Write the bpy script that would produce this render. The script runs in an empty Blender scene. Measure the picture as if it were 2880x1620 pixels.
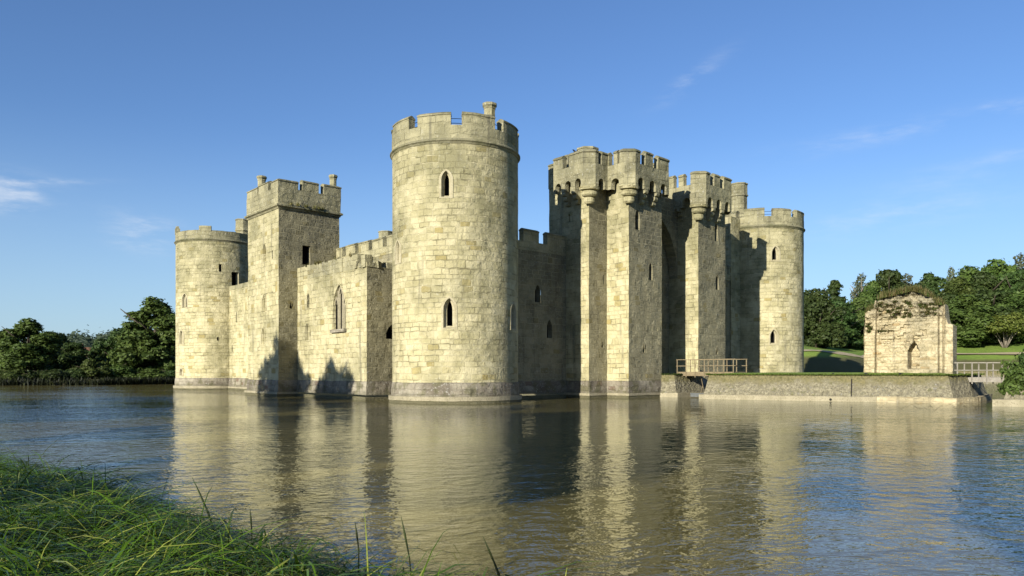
import bpy, math, random
import numpy as np
from mathutils import Vector, noise as mn

# ------------------------------------------------------------------ camera, sky, sun
F, YH, CX, HC = 2200.0, 1044.0, 1440.0, 2.1      # focal length / horizon of the 2880 px photograph, eye height
SC = bpy.context.scene
COL = SC.collection
cam_d = bpy.data.cameras.new('camera')
cam_d.sensor_width = 36.0
cam_d.lens = F / 2880 * 36
cam_d.shift_y = (YH - 810) / 2880
cam_d.clip_start = 0.05
cam_d.clip_end = 9000
cam = bpy.data.objects.new('camera', cam_d)
cam.location = (0, 0, HC)
cam.rotation_euler = (math.radians(90), 0, 0)
COL.objects.link(cam)
SC.camera = cam

SUN_EL = math.radians(17.5)
SUN_H = Vector((-.533, -.846))                    # horizontally towards the sun
SUN_ROT = math.atan2(SUN_H.x, SUN_H.y)
sun_d = bpy.data.lights.new('sun', 'SUN')
sun_d.energy = 5.0
sun_d.angle = math.radians(0.5)
sun_d.color = (1.0, .94, .82)
sun = bpy.data.objects.new('sun', sun_d)
tosun = Vector((SUN_H.x * math.cos(SUN_EL), SUN_H.y * math.cos(SUN_EL), math.sin(SUN_EL)))
sun.rotation_euler = tosun.to_track_quat('Z', 'Y').to_euler()
COL.objects.link(sun)

SC.view_settings.view_transform = 'Standard'
SC.view_settings.look = 'None'
SC.view_settings.exposure = 1.0
SC.view_settings.gamma = 1
SC.render.engine = 'CYCLES'
SC.cycles.max_bounces = 6
SC.cycles.transparent_max_bounces = 6


class NT:
    """small helper to write node trees"""
    def __init__(s, tree):
        s.t = tree
    def n(s, kind, **kw):
        nd = s.t.nodes.new(kind)
        for k, v in kw.items():
            setattr(nd, k, v)
        return nd
    def put(s, sock, v):
        if hasattr(v, 'is_linked') or isinstance(v, bpy.types.NodeSocket):
            s.t.links.new(v, sock)
        elif v is not None:
            sock.default_value = v
    def math(s, op, a, b=None, c=None, clamp=False):
        nd = s.n('ShaderNodeMath', operation=op, use_clamp=clamp)
        for i, v in enumerate((a, b, c)):
            if v is not None:
                s.put(nd.inputs[i], v)
        return nd.outputs[0]
    def vmath(s, op, a, b=None):
        nd = s.n('ShaderNodeVectorMath', operation=op)
        s.put(nd.inputs[0], a)
        if b is not None:
            s.put(nd.inputs[1], b)
        return nd.outputs[0]
    def mix(s, f, a, b, blend='MIX'):
        nd = s.n('ShaderNodeMix', data_type='RGBA', blend_type=blend)
        s.put(nd.inputs[0], f)
        s.put(nd.inputs[6], a if not isinstance(a, tuple) else (*a[:3], 1))
        s.put(nd.inputs[7], b if not isinstance(b, tuple) else (*b[:3], 1))
        return nd.outputs[2]
    def noise(s, vec, scale, detail=3, rough=.55, dim='3D'):
        nd = s.n('ShaderNodeTexNoise', noise_dimensions=dim)
        if vec is not None:
            s.put(nd.inputs['Vector'], vec)
        nd.inputs['Scale'].default_value = scale
        nd.inputs['Detail'].default_value = detail
        nd.inputs['Roughness'].default_value = rough
        return nd.outputs['Fac']
    def ramp(s, f, a, b, lo=0., hi=1.):
        nd = s.n('ShaderNodeMapRange', interpolation_type='SMOOTHSTEP')
        s.put(nd.inputs[0], f)
        nd.inputs[1].default_value = a
        nd.inputs[2].default_value = b
        nd.inputs[3].default_value = lo
        nd.inputs[4].default_value = hi
        return nd.outputs[0]
    def comb(s, x, y, z=0.):
        nd = s.n('ShaderNodeCombineXYZ')
        for i, v in enumerate((x, y, z)):
            s.put(nd.inputs[i], v)
        return nd.outputs[0]
    def sep(s, v):
        nd = s.n('ShaderNodeSeparateXYZ')
        s.put(nd.inputs[0], v)
        return nd.outputs


# world: Nishita sky with a few thin clouds fixed in direction
W = bpy.data.worlds.new('World')
SC.world = W
W.use_nodes = True
W.node_tree.nodes.clear()
t = NT(W.node_tree)
sky = t.n('ShaderNodeTexSky', sky_type='NISHITA')
sky.sun_disc = False
sky.sun_elevation = SUN_EL
sky.sun_rotation = SUN_ROT
sky.altitude = 0
sky.air_density = 1.0
sky.dust_density = 0.4
sky.ozone_density = 2.0
dirv = t.n('ShaderNodeTexCoord').outputs['Generated']
sx, sy, sz = t.sep(dirv)
az = t.math('ARCTAN2', sx, sy)
el = t.math('ARCSINE', sz)
cl_n = t.noise(t.comb(t.math('MULTIPLY', az, 9.), t.math('MULTIPLY', el, 38.), 3.), 1.6, 6, .62)
cl_f = t.noise(t.comb(t.math('MULTIPLY', az, 26.), t.math('MULTIPLY', el, 90.), 1.), 1.4, 4, .6)
mask = None
for px, py, w, h, slope, amt in [(36, 540, 75, 36, .05, .6), (120, 510, 100, 6, .12, .55), (18, 585, 55, 14, 0, .45), (415, 640, 75, 28, -.15, .55),
                                 (385, 685, 60, 22, -.2, .45), (1945, 222, 80, 22, .55, .3), (2450, 385, 210, 22, .08, .22),
                                 (2520, 600, 230, 40, .1, .22), (2840, 300, 70, 14, -.1, .3), (2850, 430, 70, 12, .1, .2), (2700, 480, 160, 30, .1, .12)]:
    X, Z = (px - CX) / F, (YH - py) / F
    a0, e0 = math.atan(X), math.atan(Z / math.sqrt(1 + X * X))
    da = t.math('SUBTRACT', az, a0)
    de = t.math('SUBTRACT', t.math('SUBTRACT', el, e0), t.math('MULTIPLY', da, slope))
    q = t.math('ADD', t.math('POWER', t.math('MULTIPLY', da, F / w), 2.), t.math('POWER', t.math('MULTIPLY', de, F / h), 2.))
    m = t.math('MULTIPLY', t.math('POWER', 2.718, t.math('MULTIPLY', q, -1.)), amt)
    mask = m if mask is None else t.math('ADD', mask, m)
mask = t.math('MULTIPLY', mask, t.math('MULTIPLY', t.ramp(cl_n, .36, .72), t.ramp(cl_f, .25, .7, .45, 1.)), clamp=True)
skyc = t.mix(1., sky.outputs[0], (.78, 1.0, 1.36), 'MULTIPLY')
skyc = t.mix(t.ramp(sz, .30, .0, 0., .55), skyc, (4.1, 5.7, 7.3))
skyc = t.mix(mask, skyc, (7.4, 7.8, 8.4))
bg = t.n('ShaderNodeBackground')
t.put(bg.inputs[0], skyc)
bg.inputs[1].default_value = 0.058
t.t.links.new(bg.outputs[0], t.n('ShaderNodeOutputWorld').inputs[0])

random.seed(7)


# ------------------------------------------------------------------ object helpers
class MB:
    """collects faces of ONE mesh object"""
    def __init__(s):
        s.v, s.f, s.uv, s.m, s.sm = [], [], [], [], []
    def vert(s, p):
        s.v.append(tuple(p))
        return len(s.v) - 1
    def face(s, idx, uvs, m=0, smooth=False):
        s.f.append(tuple(idx)); s.uv.extend(uvs); s.m.append(m); s.sm.append(smooth)
    def poly(s, pts, uvs=None, m=0, smooth=False):
        idx = [s.vert(p) for p in pts]
        if uvs is None:
            uvs = [(p[0] * .7 + p[1] * .7, p[2]) for p in pts]
        s.face(idx, uvs, m, smooth)
    def build(s, name, mats, parent=None, jit=0.0, jscale=.9):
        me = bpy.data.meshes.new(name)
        vs = s.v
        if jit:
            vs = []
            for p in s.v:
                q = Vector(p)
                vs.append(tuple(q + mn.noise_vector(q * jscale) * jit + mn.noise_vector(q * jscale * 3.7) * jit * .6))
        me.from_pydata(vs, [], s.f)
        uvl = me.uv_layers.new(name='UVMap')
        uvl.data.foreach_set('uv', np.array(s.uv, dtype=np.float32).ravel())
        me.polygons.foreach_set('material_index', np.array(s.m, dtype=np.int32))
        me.polygons.foreach_set('use_smooth', np.array(s.sm, dtype=bool))
        for mt in (mats if isinstance(mats, (list, tuple)) else [mats]):
            me.materials.append(mt)
        o = bpy.data.objects.new(name, me)
        COL.objects.link(o)
        if parent is not None:
            o.parent = parent
        return o


def tag(o, label=None, cat=None, group=None, kind=None):
    if label: o['label'] = label
    if cat: o['category'] = cat
    if group: o['group'] = group
    if kind: o['kind'] = kind
    return o


def empty(name, loc=(0, 0, 0), rz=0):
    o = bpy.data.objects.new(name, None)
    o.location = loc
    o.rotation_euler = (0, 0, rz)
    o.empty_display_size = .3
    COL.objects.link(o)
    return o


def at(px, py, depth):
    """world point seen at a photograph pixel, at a given distance"""
    return Vector(((px - CX) / F * depth, depth, HC + (YH - py) / F * depth))


def hit_cyl(c, R, px, py):
    k = (px - CX) / F
    a, b, cc = 1 + k * k, -2 * (k * c[0] + c[1]), c[0] ** 2 + c[1] ** 2 - R * R
    y = (-b - math.sqrt(max(0, b * b - 4 * a * cc))) / (2 * a)
    return math.atan2(k * y - c[0], -(y - c[1])), HC + (YH - py) / F * y


def hit_edge(p0, p1, px, py):
    k = (px - CX) / F
    d = Vector(p1) - Vector(p0)
    L = d.length
    d /= L
    tt = (k * p0[1] - p0[0]) / (d.x - k * d.y)
    y = p0[1] + d.y * tt
    return tt, HC + (YH - py) / F * y


class Path:
    """plan polyline; outward is to the right of its direction"""
    def __init__(s, pts, closed=False):
        s.p = [Vector(q[:2]) for q in pts]
        s.closed = closed
        n = len(s.p)
        s.seg = [(s.p[i], s.p[(i + 1) % n]) for i in range(n if closed else n - 1)]
        s.len = [(b - a).length for a, b in s.seg]
        s.cum = [0]
        for l in s.len:
            s.cum.append(s.cum[-1] + l)
        s.total = s.cum[-1]
    def enorm(s, i):
        a, b = s.seg[i % len(s.seg)]
        d = (b - a).normalized()
        return Vector((d.y, -d.x))
    def miter(s, i):
        ns = len(s.seg)
        if not s.closed and i <= 0: return s.enorm(0)
        if not s.closed and i >= ns: return s.enorm(ns - 1)
        a, b = s.enorm(i - 1), s.enorm(i)
        m = (a + b).normalized()
        return m / max(.35, m.dot(a))
    def offset(s, d):
        n = len(s.p)
        return Path([s.p[i] + s.miter(i) * d for i in range(n)], s.closed)
    def sub(s, a, b, step=None):
        out = []
        def ptat(u):
            for i, l in enumerate(s.len):
                if u <= s.cum[i + 1] + 1e-9 or i == len(s.len) - 1:
                    A, B = s.seg[i]
                    return A.lerp(B, (u - s.cum[i]) / l), s.enorm(i)
        us = [(a, None)] + [(s.cum[i], i) for i in range(len(s.seg) + 1) if a + 1e-6 < s.cum[i] < b - 1e-6] + [(b, None)]
        if step:
            nu = []
            for (u0, i0), (u1, i1) in zip(us, us[1:]):
                k = max(1, int((u1 - u0) / step))
                nu.append((u0, i0))
                nu += [(u0 + (u1 - u0) * j / k, None) for j in range(1, k)]
            us = nu + [us[-1]]
        for u, i in us:
            if i is None:
                p, n = ptat(u)
            else:
                p, n = s.p[i % len(s.p)], s.miter(i)
            out.append((p.x, p.y, n.x, n.y, u))
        return out
    def loop(s):
        n = len(s.p)
        return [(s.p[i % n].x, s.p[i % n].y, s.miter(i % n).x, s.miter(i % n).y, s.cum[i]) for i in range(n + 1)]


def circle(c, R, n=72):
    return Path([(c[0] + R * math.sin(-math.pi + 2 * math.pi * i / n), c[1] - R * math.cos(-math.pi + 2 * math.pi * i / n)) for i in range(n)], True)


def arc(c, R, a0, a1, n=None):
    n = n or max(2, int(abs(a1 - a0) / math.radians(4)) + 1)
    out = []
    for i in range(n + 1):
        a = a0 + (a1 - a0) * i / n
        out.append((c[0] + R * math.sin(a), c[1] - R * math.cos(a), math.sin(a), -math.cos(a), R * a))
    return out


def sweep(mb, path, prof, caps=True, m=0, smooth=False, closed_prof=True):
    """sweep a (out, z) profile along [(x,y,nx,ny,u)]"""
    rings = []
    for (x, y, nx, ny, u) in path:
        rings.append([mb.vert((x + nx * d, y + ny * d, z)) for d, z in prof])
    L = [0]
    k = len(prof)
    for i in range(k):
        a, b = prof[i], prof[(i + 1) % k]
        L.append(L[-1] + math.hypot(a[0] - b[0], a[1] - b[1]))
    vv = [prof[0][1] + 0] * (k + 1)
    for i in range(1, k + 1):
        a, b = prof[i - 1], prof[i % k]
        dz = b[1] - a[1]
        vv[i] = vv[i - 1] + (abs(dz) + abs(b[0] - a[0])) * (1 if dz >= 0 else -1)
    for i in range(len(path) - 1):
        for j in range(k if closed_prof else k - 1):
            j2 = (j + 1) % k
            u0, u1 = path[i][4], path[i + 1][4]
            mb.face((rings[i][j], rings[i + 1][j], rings[i + 1][j2], rings[i][j2]),
                    [(u0, vv[j]), (u1, vv[j]), (u1, vv[j + 1]), (u0, vv[j + 1])], m, smooth)
    if caps and closed_prof:
        for r, fl in ((rings[0], 1), (rings[-1], -1)):
            uvs = [(d, z) for d, z in prof]
            mb.face(r[::fl], uvs[::fl], m, False)


def box_prof(inn, out, z0, z1):
    return [(out, z0), (out, z1), (inn, z1), (inn, z0)]


def coping_prof(inn, out, z, h=.24, o=.07):
    mid = (inn + out) / 2
    return [(out + o, z), (out + o, z + .09), (mid + .06, z + h), (mid - .06, z + h), (inn - o, z + .09), (inn - o, z)]


def lathe(mb, c, prof, n=16, m=0, smooth=True, a0=0.):
    rings = []
    for r, z in prof:
        rings.append([mb.vert((c[0] + r * math.sin(a0 + 2 * math.pi * i / n), c[1] - r * math.cos(a0 + 2 * math.pi * i / n), z)) for i in range(n)])
    for j in range(len(prof) - 1):
        for i in range(n):
            i2 = (i + 1) % n
            rr = max(prof[j][0], .3)
            u0, u1 = rr * 2 * math.pi * i / n, rr * 2 * math.pi * (i + 1) / n
            mb.face((rings[j][i], rings[j][i2], rings[j + 1][i2], rings[j + 1][i]),
                    [(u0, prof[j][1]), (u1, prof[j][1]), (u1, prof[j + 1][1]), (u0, prof[j + 1][1])], m, smooth)
    mb.face(rings[-1], [(0, 0)] * n, m)


def tube(mb, pts, rads, n=6, m=0):
    rings = []
    pts = [Vector(p) for p in pts]
    if not isinstance(rads, (list, tuple)):
        rads = [rads] * len(pts)
    for i, p in enumerate(pts):
        d = (pts[min(i + 1, len(pts) - 1)] - pts[max(i - 1, 0)]).normalized()
        a = d.orthogonal().normalized() if abs(d.z) > .95 else d.cross(Vector((0, 0, 1))).normalized()
        b = d.cross(a)
        rings.append([mb.vert(p + (a * math.cos(q) + b * math.sin(q)) * rads[i]) for q in [2 * math.pi * k / n for k in range(n)]])
    for i in range(len(pts) - 1):
        for k in range(n):
            k2 = (k + 1) % n
            mb.face((rings[i][k], rings[i][k2], rings[i + 1][k2], rings[i + 1][k]),
                    [(k / n, i * .5), ((k + 1) / n, i * .5), ((k + 1) / n, i * .5 + .5), (k / n, i * .5 + .5)], m, True)
    mb.face(rings[0][::-1], [(0, 0)] * n, m)
    mb.face(rings[-1], [(0, 0)] * n, m)


def box(mb, c, sx, sy, sz, rz=0., m=0):
    """box with its base centre at c"""
    cs, sn = math.cos(rz), math.sin(rz)
    P = lambda x, y, z: (c[0] + x * cs - y * sn, c[1] + x * sn + y * cs, c[2] + z)
    x, y = sx / 2, sy / 2
    q = [P(-x, -y, 0), P(x, -y, 0), P(x, y, 0), P(-x, y, 0), P(-x, -y, sz), P(x, -y, sz), P(x, y, sz), P(-x, y, sz)]
    for f, (w, h) in (((0, 1, 5, 4), (sx, sz)), ((1, 2, 6, 5), (sy, sz)), ((2, 3, 7, 6), (sx, sz)), ((3, 0, 4, 7), (sy, sz)), ((4, 5, 6, 7), (sx, sy)), ((3, 2, 1, 0), (sx, sy))):
        mb.poly([q[i] for i in f], [(0, 0), (w, 0), (w, h), (0, h)], m)


def beam(mb, a, b, w, h, m=0):
    """rectangular bar between two points"""
    a, b = Vector(a), Vector(b)
    d = (b - a)
    L = d.length
    d /= L
    s = d.cross(Vector((0, 0, 1)))
    s = s.normalized() if s.length > .05 else Vector((1, 0, 0))
    u = s.cross(d)
    q = [p + s * (w / 2 * i) + u * (h / 2 * j) for p in (a, b) for i, j in ((-1, -1), (1, -1), (1, 1), (-1, 1))]
    for f in ((0, 1, 5, 4), (1, 2, 6, 5), (2, 3, 7, 6), (3, 0, 4, 7), (3, 2, 1, 0), (4, 5, 6, 7)):
        mb.poly([q[i] for i in f], [(0, 0), (w, 0), (w, L), (0, L)], m)


def outline(uc, v0, w, h, kind, n=6):
    """window outline, counter-clockwise from bottom left"""
    a, b = uc - w / 2, uc + w / 2
    if kind == 'rect':
        return [(a, v0), (b, v0), (b, v0 + h), (a, v0 + h)]
    if kind == 'key':
        r = w * .95
        pts = []
        for i in range(9):
            q = math.radians(235 + 250 * i / 8 - 90 + 35)
            pts.append((uc + r * math.cos(q), v0 + r + r * math.sin(q)))
        return pts + [(b - w * .25, v0 + h), (a + w * .25, v0 + h)]
    rise = w * (.5 if kind == 'round' else .95)
    sp = v0 + h - rise
    R = w if kind != 'round' else w / 2
    pts = [(a, v0), (b, v0)]
    for i in range(n + 1):                       # right arc
        q = i / n
        if kind == 'round':
            pts.append((uc + w / 2 * math.cos(q * math.pi / 2), sp + w / 2 * math.sin(q * math.pi / 2)))
        else:
            ang = q * math.acos(.5)
            pts.append((a + w * math.cos(ang), sp + rise * math.sin(ang) / math.sin(math.acos(.5))))
    for p in pts[2:-1][::-1]:
        pts.append((2 * uc - p[0], p[1]))
    return pts


def panel(mb, mapf, u0, u1, v0, v1, holes=(), du=.9, dv=.9, m=0, smooth=False, topf=None):
    us, vs = {u0, u1}, {v0, v1}
    for (a, b, c, d, *_r) in holes:
        us |= {a, b}; vs |= {c, d}
    def fill(s, st):
        s = sorted(s)
        o = []
        for a, b in zip(s, s[1:]):
            k = max(1, math.ceil((b - a) / st - 1e-6))
            o += [a + (b - a) * i / k for i in range(k)]
        return o + [s[-1]]
    us, vs = fill(us, du), fill(vs, dv)
    ids = {}
    def vid(u, v):
        k = (round(u, 5), round(v, 5))
        if k not in ids:
            ids[k] = mb.vert(mapf(u, v, 0))
        return ids[k]
    for a, b in zip(us, us[1:]):
        for c, d in zip(vs, vs[1:]):
            mu, mv = (a + b) / 2, (c + d) / 2
            if any(h[0] < mu < h[1] and h[2] < mv < h[3] for h in holes):
                continue
            mb.face((vid(a, c), vid(b, c), vid(b, d), vid(a, d)), [(a, c), (b, c), (b, d), (a, d)], m, smooth)
    for h in holes:
        if len(h) < 5: continue
        ol = h[4]
        top, bot = h[3], h[2]
        uc = (h[0] + h[1]) / 2
        for i in range(len(ol)):                 # fill between the outline and its bounding rectangle
            p, q = ol[i], ol[(i + 1) % len(ol)]
            if abs(p[0] - q[0]) < 1e-6 and (abs(p[0] - h[0]) < 1e-6 or abs(p[0] - h[1]) < 1e-6): continue
            if abs(p[1] - q[1]) < 1e-6 and (abs(p[1] - bot) < 1e-6 or abs(p[1] - top) < 1e-6): continue
            mx, my = (p[0] + q[0]) / 2, (p[1] + q[1]) / 2
            cnr = (h[0] if mx < uc else h[1], top if my > (top + bot) / 2 else bot)
            mb.poly([mapf(*p, 0), mapf(*q, 0), mapf(*cnr, 0)], [p, q, cnr], m, False)
        apex = max(ol, key=lambda p: p[1])
        # the outline touches the rectangle at its extremes, so the corner fans close the gap


def window(mapf, uc, v0, w, h, kind, parent, mats, name='window', inner=.42, depth=.45, back=1.0, bars=False, blind=False):
    """returns the hole for panel() and builds the recessed window as a sub-part"""
    ol = outline(uc, v0, w, h, kind)
    mb = MB()
    cx, cy = uc, v0 + h * .45
    def ring(k, kv, d, dz=0.):
        return [(cx + (u - cx) * k, cy + (v - cy) * kv + dz, d) for u, v in ol]
    if kind == 'arch' and (inner < .95 or name == 'lancet_window'):
        kf = 1 + .3 / w if w < 1.5 else 1.14
        rim = [ring(kf, 1 + .22 / h, .01), ring(kf, 1 + .22 / h, -.03), ring(1, 1, -.03)]
    else:
        rim = []
    if kind == 'arch' and inner < .95:
        rings = [ring(1, 1, 0), ring(.86, .96, .10), ring(.84, .955, .2), ring(inner, .84, .28), ring(inner, .84, depth)]
    else:
        rings = [ring(1, 1, 0), ring(.96, .99, depth)]
    rings = rim + rings
    if not blind:
        rings.append([(u, v, back) for u, v, d in rings[-1]])
    n = len(ol)
    for j, (ra, rb) in enumerate(zip(rings, rings[1:])):
        mi = 1 if (not blind and j == len(rings) - 2) else 0
        for i in range(n):
            i2 = (i + 1) % n
            mb.poly([mapf(*ra[i]), mapf(*ra[i2]), mapf(*rb[i2]), mapf(*rb[i])],
                    [(ra[i][0], ra[i][1]), (ra[i2][0], ra[i2][1]), (rb[i2][0] + .2, rb[i2][1]), (rb[i][0] + .2, rb[i][1])], mi)
    mb.poly([mapf(*p) for p in rings[-1]], [(p[0], p[1]) for p in rings[-1]], 0 if blind else 1)
    mb.build(name, mats, parent)
    xs, ys = [p[0] for p in ol], [p[1] for p in ol]
    return (min(xs), max(xs), min(ys), max(ys), ol)


def planemap(p0, p1):
    p0, p1 = Vector(p0[:2]), Vector(p1[:2])
    d = (p1 - p0).normalized()
    n = Vector((d.y, -d.x))
    return lambda u, v, w: (p0.x + d.x * u - n.x * w, p0.y + d.y * u - n.y * w, v)


def cylmap(c, R, off=0.):
    return lambda u, v, w: (c[0] + (R + off - w) * math.sin(u / R), c[1] - (R + off - w) * math.cos(u / R), v)


# ------------------------------------------------------------------ materials
def material(name):
    m = bpy.data.materials.new(name)
    m.use_nodes = True
    m.node_tree.nodes.clear()
    t = NT(m.node_tree)
    out = t.n('ShaderNodeOutputMaterial')
    b = t.n('ShaderNodeBsdfPrincipled')
    t.t.links.new(b.outputs[0], out.inputs[0])
    b.inputs['Specular IOR Level'].default_value = .25
    return m, t, b


ALB = .60


def stone(name, pale, buff, grey, warm, course=.38, brick=.68, grey_amt=.5, lichen=.35, z_grey=(10., 17.), bump=.05, dark=(.09, .085, .065), streak=.45, joint=.62, mortar=.028, moss=.0, jlight=.5, tide=True, rough_amt=1.0, zfade=.45):
    m, t, b = material(name)
    pale, buff, grey, warm = [tuple(x * ALB for x in c_) for c_ in (pale, buff, grey, warm)]
    dark = tuple(x * .7 for x in dark)
    uv = t.n('ShaderNodeUVMap').outputs[0]
    pos = t.n('ShaderNodeNewGeometry').outputs['Position']
    wob = t.noise(pos, 1.3, 2)
    u, v, _ = t.sep(uv)
    v1 = t.math('ADD', v, t.math('MULTIPLY', t.noise(t.comb(0., v, 0.), .9, 1), course * 1.7))
    v1 = t.math('ADD', v1, t.math('MULTIPLY', t.math('SUBTRACT', wob, .5), .20))
    row = t.math('FLOOR', t.math('DIVIDE', v1, course))
    wn = t.n('ShaderNodeTexWhiteNoise', noise_dimensions='1D')
    t.put(wn.inputs['W'], row)
    u1 = t.math('ADD', u, t.math('MULTIPLY', wn.outputs[0], 9.))
    u1 = t.math('ADD', u1, t.math('MULTIPLY', t.noise(t.comb(u, t.math('MULTIPLY', row, 3.7), 0.), .8, 1), brick * 1.5))
    u1 = t.math('ADD', u1, t.math('MULTIPLY', t.noise(pos, 2.6, 3), .16))
    br = t.n('ShaderNodeTexBrick', offset=0., offset_frequency=1, squash=1., squash_frequency=1)
    t.put(br.inputs['Vector'], t.comb(u1, v1, 0.))
    br.inputs['Color1'].default_value = (0, 0, 0, 1)
    br.inputs['Color2'].default_value = (1, 1, 1, 1)
    br.inputs['Mortar'].default_value = (.5, .5, .5, 1)
    br.inputs['Scale'].default_value = 1
    br.inputs['Mortar Size'].default_value = mortar
    br.inputs['Mortar Smooth'].default_value = .35
    br.inputs['Brick Width'].default_value = brick
    br.inputs['Row Height'].default_value = course
    rnd = t.n('ShaderNodeSeparateColor')
    t.put(rnd.inputs[0], br.outputs['Color'])
    c = rnd.outputs[0]
    jn = br.outputs['Fac']
    big = t.noise(pos, .22, 4, .6)
    mid = t.noise(pos, 1.1, 4, .6)
    fine = t.noise(pos, 6.5, 5, .7)
    spk = t.noise(pos, 22., 3, .7)
    colr = t.mix(t.math('ADD', t.math('MULTIPLY', t.ramp(c, .1, .9), .40), t.math('MULTIPLY', t.ramp(mid, .3, .7), .40)), pale, buff)
    colr = t.mix(t.math('MULTIPLY', t.ramp(c, .93, .98), .7), colr, warm)
    z = t.sep(pos)[2]
    high = t.ramp(z, z_grey[0], z_grey[1], 0., zfade)
    g = t.math('ADD', t.math('MULTIPLY', t.ramp(big, .42, .66), grey_amt), high)
    g = t.math('ADD', g, t.math('MULTIPLY', t.math('SUBTRACT', c, .5), .26))
    g = t.math('ADD', g, t.math('MULTIPLY', t.math('SUBTRACT', mid, .5), 1.15), clamp=True)
    colr = t.mix(t.math('MULTIPLY', g, .8), colr, grey)
    # dark run-off streaks and white lichen
    st = t.noise(t.vmath('MULTIPLY', pos, (1.6, 1.6, .12)), 1., 4, .6)
    colr = t.mix(t.math('MULTIPLY', t.ramp(st, .56, .75), streak), colr, dark)
    colr = t.mix(t.math('MULTIPLY', t.math('MULTIPLY', t.ramp(fine, .56, .7), t.ramp(big, .35, .6)), lichen), colr, (.40, .39, .34))
    colr = t.mix(t.math('MULTIPLY', t.ramp(spk, .58, .72), .32), colr, dark)
    if moss:
        colr = t.mix(t.math('MULTIPLY', t.ramp(mid, .5, .62), moss), colr, (.075, .08, .022))
    jv = t.ramp(t.noise(pos, .9, 3, .6), .38, .62, .25, 1.)
    colr = t.mix(t.math('MULTIPLY', t.math('MULTIPLY', jn, joint), jv), colr, t.mix(t.ramp(mid, jlight - .1, jlight + .1), tuple(x * 1.05 for x in pale), tuple(x * .34 for x in buff)))
    if tide:
        zt = t.math('ADD', z, t.math('MULTIPLY', t.math('SUBTRACT', mid, .5), 1.6))
        colr = t.mix(t.ramp(zt, .7, .15, 0., .8), colr, (.085, .08, .05))
    t.put(b.inputs['Base Color'], colr)
    b.inputs['Roughness'].default_value = .92
    h = t.math('MULTIPLY', t.math('SUBTRACT', 1., jn), t.math('MULTIPLY', jv, 1.3))
    h = t.math('ADD', h, t.math('MULTIPLY', c, .55))
    h = t.math('ADD', h, t.math('MULTIPLY', fine, .75 * rough_amt))
    h = t.math('ADD', h, t.math('MULTIPLY', mid, .45 * rough_amt))
    h = t.math('ADD', h, t.math('MULTIPLY', spk, .5 * rough_amt))
    bp = t.n('ShaderNodeBump')
    bp.inputs['Strength'].default_value = 1.
    bp.inputs['Distance'].default_value = bump
    t.put(bp.inputs['Height'], h)
    t.put(b.inputs['Normal'], bp.outputs[0])
    return m


def rough_mat(name, c1, c2, c3=None, scale=2., bump=.03, rough=.9, s2=14., spots=None):
    m, t, b = material(name)
    c1, c2 = [tuple(x * ALB for x in c_) for c_ in (c1, c2)]
    c3 = c3 and tuple(x * ALB for x in c3)
    spots = spots and tuple(x * ALB for x in spots)
    pos = t.n('ShaderNodeNewGeometry').outputs['Position']
    a = t.noise(pos, scale, 5, .65)
    f = t.noise(pos, s2, 4, .65)
    colr = t.mix(t.ramp(a, .35, .65), c1, c2)
    if c3:
        colr = t.mix(t.ramp(f, .5, .7), colr, c3)
    if spots:
        colr = t.mix(t.ramp(t.noise(pos, s2 * .6, 5, .75), .6, .68), colr, spots)
    t.put(b.inputs['Base Color'], colr)
    b.inputs['Roughness'].default_value = rough
    bp = t.n('ShaderNodeBump')
    bp.inputs['Distance'].default_value = bump
    t.put(bp.inputs['Height'], t.math('ADD', a, f))
    t.put(b.inputs['Normal'], bp.outputs[0])
    return m


def revetment():
    m, t, b = material('rubble_revetment')
    pos = t.n('ShaderNodeNewGeometry').outputs['Position']
    vo = t.n('ShaderNodeTexVoronoi', feature='F1')
    t.put(vo.inputs['Vector'], t.vmath('MULTIPLY', pos, (1., 1., 1.5)))
    vo.inputs['Scale'].default_value = 3.2
    a, f = t.noise(pos, .9, 5, .7), t.noise(pos, 7., 5, .75)
    s2 = t.noise(pos, 2.2, 4, .7)
    z = t.math('ADD', t.sep(pos)[2], t.math('MULTIPLY', t.math('SUBTRACT', a, .5), 1.6))
    colr = t.mix(vo.outputs['Distance'], (.27, .245, .165), (.15, .135, .09))
    colr = t.mix(t.ramp(f, .45, .62), colr, (.085, .075, .05))
    colr = t.mix(t.math('MULTIPLY', t.ramp(f, .55, .68), t.ramp(s2, .42, .6)), colr, (.36, .345, .30))
    colr = t.mix(t.ramp(z, 1.05, 1.6, 0., .85), colr, t.mix(t.ramp(f, .4, .6), (.085, .078, .032), (.18, .155, .07)))
    colr = t.mix(t.math('MULTIPLY', t.ramp(s2, .56, .66), .6), colr, (.075, .075, .022))
    t.put(b.inputs['Base Color'], colr)
    b.inputs['Roughness'].default_value = .95
    bp = t.n('ShaderNodeBump'); bp.inputs['Distance'].default_value = .12
    t.put(bp.inputs['Height'], t.math('ADD', t.math('SUBTRACT', f, vo.outputs['Distance']), s2))
    t.put(b.inputs['Normal'], bp.outputs[0])
    return m


def plain(name, col, rough=.6, metal=0.):
    m, t, b = material(name)
    pos = t.n('ShaderNodeNewGeometry').outputs['Position']
    t.put(b.inputs['Base Color'], t.mix(t.noise(pos, 9., 3), tuple(x * .75 for x in col), tuple(min(1, x * 1.2) for x in col)))
    b.inputs['Roughness'].default_value = rough
    b.inputs['Metallic'].default_value = metal
    return m


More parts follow.
